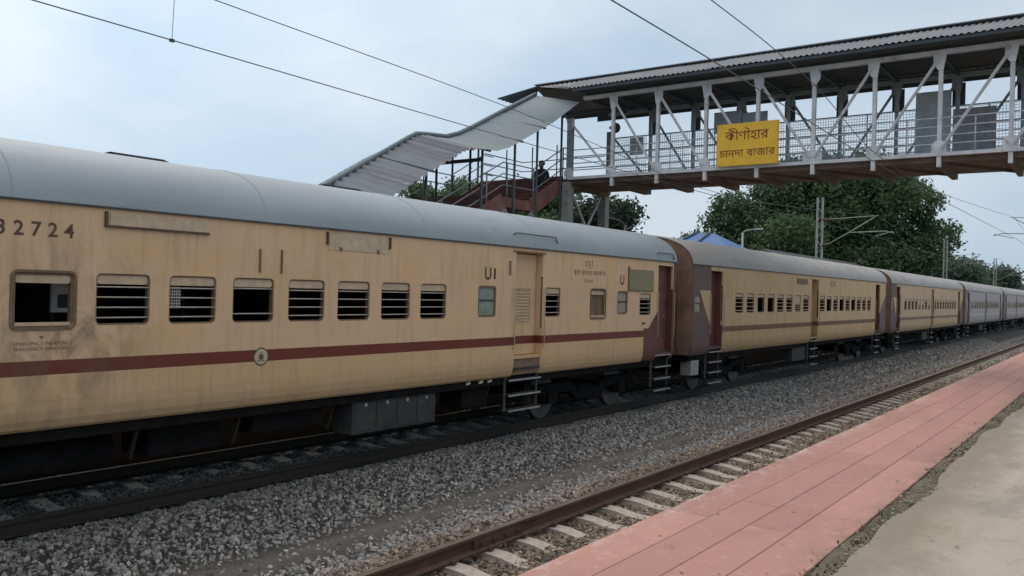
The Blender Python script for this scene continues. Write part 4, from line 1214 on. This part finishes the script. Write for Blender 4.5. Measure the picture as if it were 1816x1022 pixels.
for x in (SXL, SXR):
    for h in (.36, .70, 1.04):
        TUBE('handrail', [(x, y, z + h) for y, z in path], .019, M['post2'], stx, 6)
    for y, z in ((13.4, 1.85), (15.9, 3.1), (17.6, 3.97), (19.6, 4.98), (20.6, 5.4), (22.0, 5.4), (23.7, 6.3)):
        TUBE('rail_post', [(x, y, z - .15), (x, y, z + 1.04)], .024, M['post2'], stx, 6)
cn = tag(empty('stair_canopy', (0, 0, 0)), 'stepped blue grey sheet canopy on posts covering the footbridge stairs', 'canopy')
RX, EXN, EXF = -17.0, -15.0, -19.0
rp = [(22.5, 8.50), (20.9, 7.68), (20.3, 7.40), (19.7, 7.20), (18.8, 7.12), (18.35, 7.06), (18.0, 6.88), (15.1, 5.24), (11.3, 3.10)]
DROP = .55
TOPR = (24.45, 9.46)
corrugated('canopy_sheet', (RX, *TOPR), (RX, 22.53, 8.50), (-14.45, 23.28, 8.72), (EXN, 22.53, 7.95), 12, .010, M['canopy'], cn, 3)
corrugated('canopy_sheet', (RX, *TOPR), (RX, 22.53, 8.50), (EXF, 24.45, 8.91), (EXF, 22.53, 7.95), 12, .010, M['canopy'], cn, 3)
def path_z(y):
    if y > 22.5: return 8.5 + (y - 22.5) * .49
    for (a, za), (b, zb) in zip(rp, rp[1:]):
        if b <= y <= a: return za + (zb - za) * (y - a) / (b - a)
segs = []
for (a, za), (b, zb) in zip(rp, rp[1:]):
    n = max(1, round((a - b) / 1.0))
    for i in range(n):
        segs.append((a + (b - a) * i / n, za + (zb - za) * i / n, a + (b - a) * (i + 1) / n, za + (zb - za) * (i + 1) / n))
for a, za, b, zb in segs:
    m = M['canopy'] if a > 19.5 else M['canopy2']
    amp = .010 if a > 19.5 else .040
    n = max(2, round((a - b) / (.16 if a > 19.5 else .22)))
    j = random.uniform(-.01, .01)
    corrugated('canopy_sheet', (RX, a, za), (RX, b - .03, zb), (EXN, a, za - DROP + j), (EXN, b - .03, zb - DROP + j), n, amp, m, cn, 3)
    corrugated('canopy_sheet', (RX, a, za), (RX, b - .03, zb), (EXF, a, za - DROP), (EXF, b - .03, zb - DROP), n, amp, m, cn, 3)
TUBE('ridge_cap', [(RX, y, z + .05) for y, z in [TOPR] + rp], .07, M['canopy'], cn, 8)
for y in (12.3, 14.6, 16.9, 19.3, 20.9, 22.1, 23.5):
    rz = path_z(y)
    if y <= 20.4: fz = .84 + (y - 11.4) * .5067
    elif y <= 22: fz = 5.4
    else: fz = 5.4 + (y - 22) * .53
    for x in ((-17.0, SXR + .05) if y < 22 else (SXL - .05, SXR + .05)):
        zt = rz - DROP * abs(x - RX) / (RX - EXF) - .05
        TUBE('post', [(x, y, .84 if y > 18 else .84), (x, y, zt)], .038, M['post'], cn, 8)
    if abs(y - 19.3) < .1: BEAM('cross_beam', (-17.0, y, rz - .80), (SXR + .05, y, rz - .80), .07, .10, M['post'], cn)
    BEAM('rafter', (RX, y, rz - .06), (EXN + .05, y, rz - DROP - .03), .05, .06, M['post'], cn)
    BEAM('rafter', (RX, y, rz - .06), (EXF - .05 + .1, y, rz - DROP - .03), .05, .06, M['post'], cn)

for x in (-15.6, -16.6, -17.7):
    TUBE('rail_post', [(x, 23.78, 6.2), (x, 23.78, 7.5)], .024, M['post2'], stx, 6)
for h in (.4, .75, 1.1):
    TUBE('handrail', [(-18.7, BY2 + .05, 6.34 + h), (-15.1, BY2 + .05, 6.34 + h)], .02, M['post2'], stx, 6)
    TUBE('handrail', [(-18.7, 23.78, 6.34 + h), (-18.7, BY2 + .05, 6.34 + h)], .02, M['post2'], stx, 6)
for y, z in ((14.0, 2.1), (15.0, 2.65), (16.8, 3.55), (18.4, 4.35)):
    BEAM('stair_brace', (SXR, y, z - .35), (SXL, y + .9, z - .25), .05, .06, M['stairred'], stx)
for a, b in (((-15.3, 20.4, 5.1), (-15.3, 22.0, 3.4)), ((-15.3, 22.0, 5.1), (-15.3, 20.4, 3.4)), ((-15.3, 20.4, 5.1), (-15.3, 20.4, .84)), ((-15.3, 22.0, 5.1), (-15.3, 22.0, .84))):
    BEAM('landing_brace', a, b, .09, .09, M['trestle'], stx, up=(1, 0, 0))
# person sitting at the head of the stairs
def skin_person():
    V = [(0, 0, 0), (0, .02, .18), (0, .05, .36), (0, .03, .47), (0, .0, .53), (0, -.02, .60), (0, -.03, .70),
         (-.19, .02, .42), (-.27, -.08, .22), (-.16, -.28, .16),
         (.19, .02, .42), (.27, -.08, .22), (.16, -.28, .16),
         (-.10, -.02, 0), (-.13, -.42, .10), (-.13, -.45, -.30), (-.13, -.60, -.36),
         (.10, -.02, 0), (.13, -.42, .08), (.13, -.47, -.30), (.13, -.62, -.36)]
    E_ = [(0, 1), (1, 2), (2, 3), (3, 4), (4, 5), (5, 6), (3, 7), (7, 8), (8, 9), (3, 10), (10, 11), (11, 12), (0, 13), (13, 14), (14, 15), (15, 16), (0, 17), (17, 18), (18, 19), (19, 20)]
    rad = [.15, .14, .16, .10, .055, .09, .075, .07, .05, .04, .07, .05, .04, .10, .075, .05, .04, .10, .075, .05, .04]
    me = bpy.data.meshes.new('body'); me.from_pydata(V, E_, [])
    t = bpy.data.objects.new('tmp', me); COL.objects.link(t)
    sk = t.modifiers.new('s', 'SKIN')
    for i, sv in enumerate(me.skin_vertices[0].data): sv.radius = (rad[i], rad[i]); sv.use_root = (i == 0)
    ss = t.modifiers.new('u', 'SUBSURF'); ss.levels = 2
    dg = bpy.context.evaluated_depsgraph_get(); m2 = bpy.data.meshes.new_from_object(t.evaluated_get(dg)); bpy.data.objects.remove(t)
    m2.materials.clear()
    for k in ('cloth', 'skin'): m2.materials.append(M[k])
    for p in m2.polygons:
        p.use_smooth = True
        c = p.center
        p.material_index = 1 if (c.z > .50 or (c.y < -.22 and .10 < c.z < .25 and abs(c.x) > .2)) else 0
    return m2
pr_ = tag(empty('person', (-15.85, 23.25, 6.12)), 'person in dark clothes sitting at the top of the footbridge stairs', 'person')
pr_.rotation_euler.z = R(15)
body = link_mesh('body', skin_person(), None, pr_)
bm = bmesh.new(); bmesh.ops.create_icosphere(bm, subdivisions=3, radius=.118)
for v in bm.verts: v.co = Vector((v.co.x * .92, v.co.y * 1.05 + .02, v.co.z * .95 + .70))
bmesh.ops.delete(bm, geom=[v for v in bm.verts if v.co.z < .66 + (.0 if v.co.y > -.0 else .05)], context='VERTS')
obj('hair', bm, M['hair'], pr_, True)

# ------------------------------------------------------------------ overhead line
def sag(y0, z0, y1, z1, d, n=18):
    return [(y0 + (y1 - y0) * i / n, z0 + (z1 - z0) * i / n - d * 4 * (i / n) * (1 - i / n)) for i in range(n + 1)]
def wire(name, x, pts, r, label, cat='overhead wire'):
    bm = bmesh.new(); tube(bm, [(x, y, z) for y, z in pts], r, 5)
    return tag(obj(name, bm, M['wire'], None, True), label, cat)
def wpts(P_): return P_
def smooth_line(P_, k=6):
    out = []
    for i in range(len(P_) - 1):
        p0 = P_[max(0, i - 1)]; p1 = P_[i]; p2 = P_[i + 1]; p3 = P_[min(len(P_) - 1, i + 2)]
        m1 = (p2[1] - p0[1]) / (p2[0] - p0[0]); m2 = (p3[1] - p1[1]) / (p3[0] - p1[0]); h = p2[0] - p1[0]
        for q in range(k):
            t = q / k
            out.append((p1[0] + h * t, (2*t**3 - 3*t**2 + 1) * p1[1] + (t**3 - 2*t**2 + t) * h * m1 + (-2*t**3 + 3*t**2) * p2[1] + (t**3 - t**2) * h * m2))
    return out + [P_[-1]]
wire('contact_wire', -10.55, smooth_line([(-20, 6.0), (4.7, 5.88), (12.9, 5.79), (23, 5.72), (46, 5.82)]) + sag(46, 5.82, 110, 5.85, .1)[1:], .009, 'lower overhead wire directly above the train roof')
wire('messenger_wire', -10.55, smooth_line([(-20, 7.4), (0, 6.78), (7.1, 6.60), (13.95, 6.42), (18.5, 6.15), (22.5, 5.88), (27, 5.86), (33, 6.1), (46, 6.9)]) + sag(46, 6.9, 110, 6.95, .9)[1:], .008, 'upper overhead wire above the train passing the stair canopy')
wire('contact_wire', -4.7, smooth_line([(-18, 5.95), (8.1, 5.85), (11.0, 5.84), (23, 5.70), (49, 5.9)]) + sag(49, 5.9, 110, 5.9, .1)[1:], .009, 'lower overhead wire above the empty platform track')
wire('messenger_wire', -4.7, smooth_line([(-18, 7.2), (0, 6.75), (10.9, 6.65), (13.6, 6.60), (16.1, 6.44), (19.4, 5.98), (23, 5.86), (27, 5.88), (34, 6.15), (49, 6.9)]) + sag(49, 6.9, 110, 6.95, .9)[1:], .008, 'upper overhead wire above the empty platform track')
def dropper(x, y, z0, z1, label):
    bm = bmesh.new(); tube(bm, [(x, y, z0), (x + .01, y + .02, z1)], .005, 4)
    q = obj('dropper', bm, M['wire']); tag(q, label, 'dropper wire', 'droppers of the overhead line')
    bm = bmesh.new(); box(bm, (x - .02, y - .03, z0 - .02), (x + .02, y + .03, z0 + .02)); obj('clamp', bm, M['post'], q)
dropper(-10.55, 6.5, 5.86, 6.61, 'thin dropper hanging between the two wires above the nearest coach')

def mast(x, y, h, side, label, arm=2.8, base=.84, arms=True, second=False):
    t = tag(empty('overhead_line_mast', (x, y, base)), label, 'lattice mast', 'overhead line masts')
    H_ = h - base
    for s in (-1, 1):
        BEAM('mast_leg', (s * .16, 0, 0), (s * .13, 0, H_), .07, .10, M['mast'], t, up=(1, 0, 0))
    n = int(H_ / .42)
    for i in range(n):
        z = H_ * i / n; z2 = H_ * (i + 1) / n; s = 1 if i % 2 else -1
        BEAM('lacing', (-.13 * s, -.05, z + .03), (.13 * s, -.05, z2 - .03), .02, .055, M['mast'], t, up=(0, 1, 0))
    if arms:
        d = side
        a = [(d * .15, 0, 5.9 - base + .0), (d * .45, 0, 5.95 - base)]
        TUBE('insulator', [(d * .15, 0, 5.35 - base), (d * .55, 0, 5.50 - base)], .06, M['insul'], t, 8)
        TUBE('insulator', [(d * .15, 0, 6.75 - base), (d * .55, 0, 6.78 - base)], .06, M['insul'], t, 8)
        TUBE('bracket_tube', [(d * .55, 0, 5.50 - base), (d * (arm * .62), 0, 6.2 - base), (d * arm, 0, 6.85 - base)], .025, M['mast'], t, 8)
        TUBE('stay_tube', [(d * .55, 0, 6.78 - base), (d * (arm + .15), 0, 6.90 - base)], .02, M['mast'], t, 8)
        TUBE('register_arm', [(d * (arm * .55), 0, 6.05 - base), (d * (arm + .5), 0, 6.10 - base), (d * (arm + .9), 0, 5.98 - base)], .024, M['mast'], t, 8)
        TUBE('steady_arm', [(d * (arm + .85), 0, 6.08 - base), (d * arm, 0, 5.84 - base)], .018, M['mast'], t, 8)
    return t
mast(-13.35, 46, 7.95, 1, 'pale lattice mast with bracket arm rising in front of the big tree')
mast(-1.9, 49, 8.3, -1, 'lattice mast standing on the red platform side with its arm reaching into the picture', arm=2.8)
mast(-13.6, 86, 8.2, 1, 'distant lattice mast to the right of the big tree')
mast(-13.6, 122, 8.2, 1, 'farthest lattice mast above the tail of the train')

# street lamp beyond the train
lp = tag(empty('lamp_post', (-19.1, 50.0, 1.55)), 'slim grey lamp post with a short bent arm in front of the big tree', 'lamp post')
TUBE('pole', [(0, 0, -.71), (0, 0, 4.9)], .07, M['mast'], lp, 8)
TUBE('arm', [(0, 0, 4.9), (.2, .1, 5.05), (.75, .4, 5.15)], .04, M['mast'], lp, 8)
BX('lamp_head', (.65, .3, 5.10), (1.05, .5, 5.18), M['panelw'], lp)
lp2 = tag(empty('lamp_post', (-16.86, 31.0, .84)), 'lamp post behind the footbridge trestle with a curved arm pointing left', 'lamp post')
TUBE('pole', [(0, 0, 0), (0, 0, 4.55)], .06, M['post'], lp2, 8)
TUBE('arm', [(0, 0, 4.55), (-.25, -.1, 4.75), (-1.0, -.5, 4.95)], .035, M['post'], lp2, 8)

# blue roofed shed and dark shelter on the far platform
sh = tag(empty('blue_shed', (-22.0, 50.6, 1.30)), 'shed with bright blue sheet roof beyond the train', 'shed')
bm = bmesh.new()
v = [bm.verts.new(p) for p in ((-2.4, -2.6, 4.1), (3.0, -2.6, 3.9), (3.0, 2.6, 3.9), (-2.4, 2.6, 4.1), (-.3, 0, 5.25), (.9, 0, 5.15))]
for f in ((0, 1, 5, 4), (1, 2, 5), (2, 3, 4, 5), (3, 0, 4), (3, 2, 1, 0)): bm.faces.new([v[i] for i in f])
bmesh.ops.recalc_face_normals(bm, faces=bm.faces[:])
obj('roof', bm, M['blue'], sh)
for a, b in (((-.3, 0, 5.28), (-1.4, -2.6, 4.12)), ((.5, 0, 5.25), (.3, -2.6, 4.06))): BEAM('roof_seam', a, b, .12, .05, M['shed'], sh)
BX('wall', (-2.2, -2.3, -.46), (2.8, 2.3, 3.88), M['platwall'], sh)
sf = tag(empty('platform_shelter', (-18.5, 60.0, .84)), 'dark roofed platform shelter under the big tree beyond the train', 'shelter')
bm = bmesh.new()
v = [bm.verts.new(p) for p in ((-3.0, -9, 3.4), (3.0, -9, 3.4), (3.0, 14, 3.4), (-3.0, 14, 3.4), (0, -8, 4.75), (0, 13.5, 4.75))]
for f in ((0, 1, 4), (1, 2, 5, 4), (2, 3, 5), (3, 0, 4, 5), (3, 2, 1, 0)): bm.faces.new([v[i] for i in f])
bmesh.ops.recalc_face_normals(bm, faces=bm.faces[:])
obj('roof', bm, M['shed'], sf)
for y in (-8, -3, 2, 7, 12):
    for x in (-2, 2): BX('post', (x - .1, y - .1, 0), (x + .1, y + .1, 3.39), M['shed'], sf)

# ------------------------------------------------------------------ trees
def leaf_cloud(lobes, n, size, seed, flat=.0):
    rng = np.random.default_rng(seed)
    lob = np.array(lobes, float)         # x y z rx ry rz
    vol = (lob[:, 3] * lob[:, 4] * lob[:, 5]) ** .67
    k = rng.choice(len(lob), n, p=vol / vol.sum())
    d = rng.normal(size=(n, 3)); d /= np.linalg.norm(d, axis=1)[:, None]
    r = 1 - .55 * rng.random(n) ** 1.8
    r *= 1 + .24 * np.sin(d[:, 0] * 9 + k) * np.sin(d[:, 2] * 7 + k * 2) * np.sin(d[:, 1] * 8)
    c = lob[k, :3] + d * r[:, None] * lob[k, 3:6]
    # clump the leaves
    q = rng.integers(0, n, n); mixm = rng.random(n) < .72
    c[mixm] = c[q[mixm] // 14 * 14 % n] + rng.normal(size=(mixm.sum(), 3)) * size * 1.7
    a = rng.normal(size=(n, 3)); a /= np.linalg.norm(a, axis=1)[:, None]
    b = np.cross(a, rng.normal(size=(n, 3))); b /= np.linalg.norm(b, axis=1)[:, None]
    s = size * (.55 + .75 * rng.random(n))[:, None]
    P = np.empty((n, 4, 3)); P[:, 0] = c - a * s; P[:, 1] = c - b * s * .55; P[:, 2] = c + a * s; P[:, 3] = c + b * s * .55
    me = bpy.data.meshes.new('crown')
    me.vertices.add(n * 4); me.vertices.foreach_set('co', P.reshape(-1).astype(np.float32))
    me.loops.add(n * 4); me.loops.foreach_set('vertex_index', np.arange(n * 4, dtype=np.int32))
    me.polygons.add(n); me.polygons.foreach_set('loop_start', np.arange(0, n * 4, 4, dtype=np.int32))
    me.update(); me.validate()
    return me
def tree(loc_, lobes, n, size, seed, m, trunk_h, trunk_r, label, name='tree', group=None, bare=False):
    t = tag(empty(name, loc_), label, 'tree', group)
    random.seed(seed)
    bm = bmesh.new(); tube(bm, [(0, 0, -.2), (.05, 0, trunk_h * .5), (-.05, .05, trunk_h)], [trunk_r * 1.3, trunk_r, trunk_r * .8], 10)
    obj('trunk', bm, M['bark'], t, True)
    for lb in lobes[:9]:
        e = Vector(lb[:3]); s = Vector((0, 0, trunk_h * random.uniform(.6, 1)))
        mid_ = s.lerp(e, .5) + Vector((random.uniform(-.4, .4), random.uniform(-.4, .4), random.uniform(.1, .6)))
        TUBE('limb', [s, mid_, e], [trunk_r * .5, trunk_r * .32, trunk_r * .12], M['bark'], t, 6)
    link_mesh('crown', leaf_cloud(lobes, n, size, seed), m, t)
    return t
# the big tree
random.seed(21)
lobes = []
for _ in range(34):
    a = random.uniform(0, 6.28); rr_ = random.uniform(2, 9.8); z = random.uniform(4.4, 14.6)
    k = 1 - max(0, (z - 8.5)) / 10
    lobes.append((math.cos(a) * rr_ * k, math.sin(a) * rr_ * k, z, random.uniform(2.0, 3.3), random.uniform(2.0, 3.3), random.uniform(1.4, 2.2)))
lobes += [(0, 0, 10.4, 6.8, 6.8, 4.6), (0, 0, 5.5, 8, 8, 2.5), (-9.0, -5, 9.3, 2.6, 2, 1.5), (-10.6, -7.0, 7.0, 2.8, 2, 1.2), (-8.3, -5, 11, 2.2, 2, 1.3), (-8, -4.5, 7.5, 2.6, 2, 2), (-5.5, -4, 9.5, 3.2, 3, 2.6), (-4, -3, 12.2, 3, 3, 2), (-6, -5, 6.2, 3.5, 3, 2.2), (0, 0, 13.6, 4.5, 4.5, 1.8), (4, 3, 13, 3.5, 3.5, 1.9), (8.8, 5, 8.0, 2.2, 2.0, 1.7), (7.5, 4.0, 11.5, 2.0, 2.0, 1.6)]
tree((-24.3, 87.8, .84), lobes, 150000, .20, 31, M['leaf'], 5.5, .7, 'huge spreading dark green tree beyond the train under the right part of the footbridge', name='broadleaf_tree')
# behind the stairs
def rl(n, rx, ry, z0, z1, r, seed):
    random.seed(seed); out = []
    for _ in range(n):
        a = random.uniform(0, 6.28); q = random.random() ** .6
        out.append((math.cos(a) * rx * q, math.sin(a) * ry * q, random.uniform(z0, z1), r * random.uniform(.7, 1.2), r * random.uniform(.7, 1.2), r * random.uniform(.5, .9)))
    return out
def at(px, depth, z=0.):
    """ground point under image column px (1816 wide) at a depth along the view axis"""
    u = (px - 908) / 1500 * depth
    return (-math.sin(TH) * depth + math.cos(TH) * u, math.cos(TH) * depth + math.sin(TH) * u, z)
tree(at(905, 62, .84), rl(18, 5.0, 3, 4.0, 9.0, 1.8, 5), 20000, .17, 6, M['leaf'], 3.0, .3, 'green bushy tree seen beneath the stair canopy', name='bushy_tree')
tree(at(812, 66, .84), rl(20, 5.4, 2.5, 5.0, 9.6, 1.6, 8), 18000, .17, 9, M['leaf'], 2.2, .22, 'low green tree at the left foot of the stair canopy', name='bushy_tree')
tree(at(1085, 58, .84), rl(16, 2.4, 2.2, 3.0, 7.6, 1.25, 15), 15000, .15, 16, M['leaf3'], 2.5, .25, 'dark conical tree visible behind the footbridge trestle', name='dense_tree')
tree(at(1190, 90, .84), rl(5, 1.8, 1.8, 3.6, 4.6, 1.0, 25), 3000, .18, 26, M['leaf3'], 3, .2, 'small distant tree top between the trestle and the blue roof', name='small_tree')
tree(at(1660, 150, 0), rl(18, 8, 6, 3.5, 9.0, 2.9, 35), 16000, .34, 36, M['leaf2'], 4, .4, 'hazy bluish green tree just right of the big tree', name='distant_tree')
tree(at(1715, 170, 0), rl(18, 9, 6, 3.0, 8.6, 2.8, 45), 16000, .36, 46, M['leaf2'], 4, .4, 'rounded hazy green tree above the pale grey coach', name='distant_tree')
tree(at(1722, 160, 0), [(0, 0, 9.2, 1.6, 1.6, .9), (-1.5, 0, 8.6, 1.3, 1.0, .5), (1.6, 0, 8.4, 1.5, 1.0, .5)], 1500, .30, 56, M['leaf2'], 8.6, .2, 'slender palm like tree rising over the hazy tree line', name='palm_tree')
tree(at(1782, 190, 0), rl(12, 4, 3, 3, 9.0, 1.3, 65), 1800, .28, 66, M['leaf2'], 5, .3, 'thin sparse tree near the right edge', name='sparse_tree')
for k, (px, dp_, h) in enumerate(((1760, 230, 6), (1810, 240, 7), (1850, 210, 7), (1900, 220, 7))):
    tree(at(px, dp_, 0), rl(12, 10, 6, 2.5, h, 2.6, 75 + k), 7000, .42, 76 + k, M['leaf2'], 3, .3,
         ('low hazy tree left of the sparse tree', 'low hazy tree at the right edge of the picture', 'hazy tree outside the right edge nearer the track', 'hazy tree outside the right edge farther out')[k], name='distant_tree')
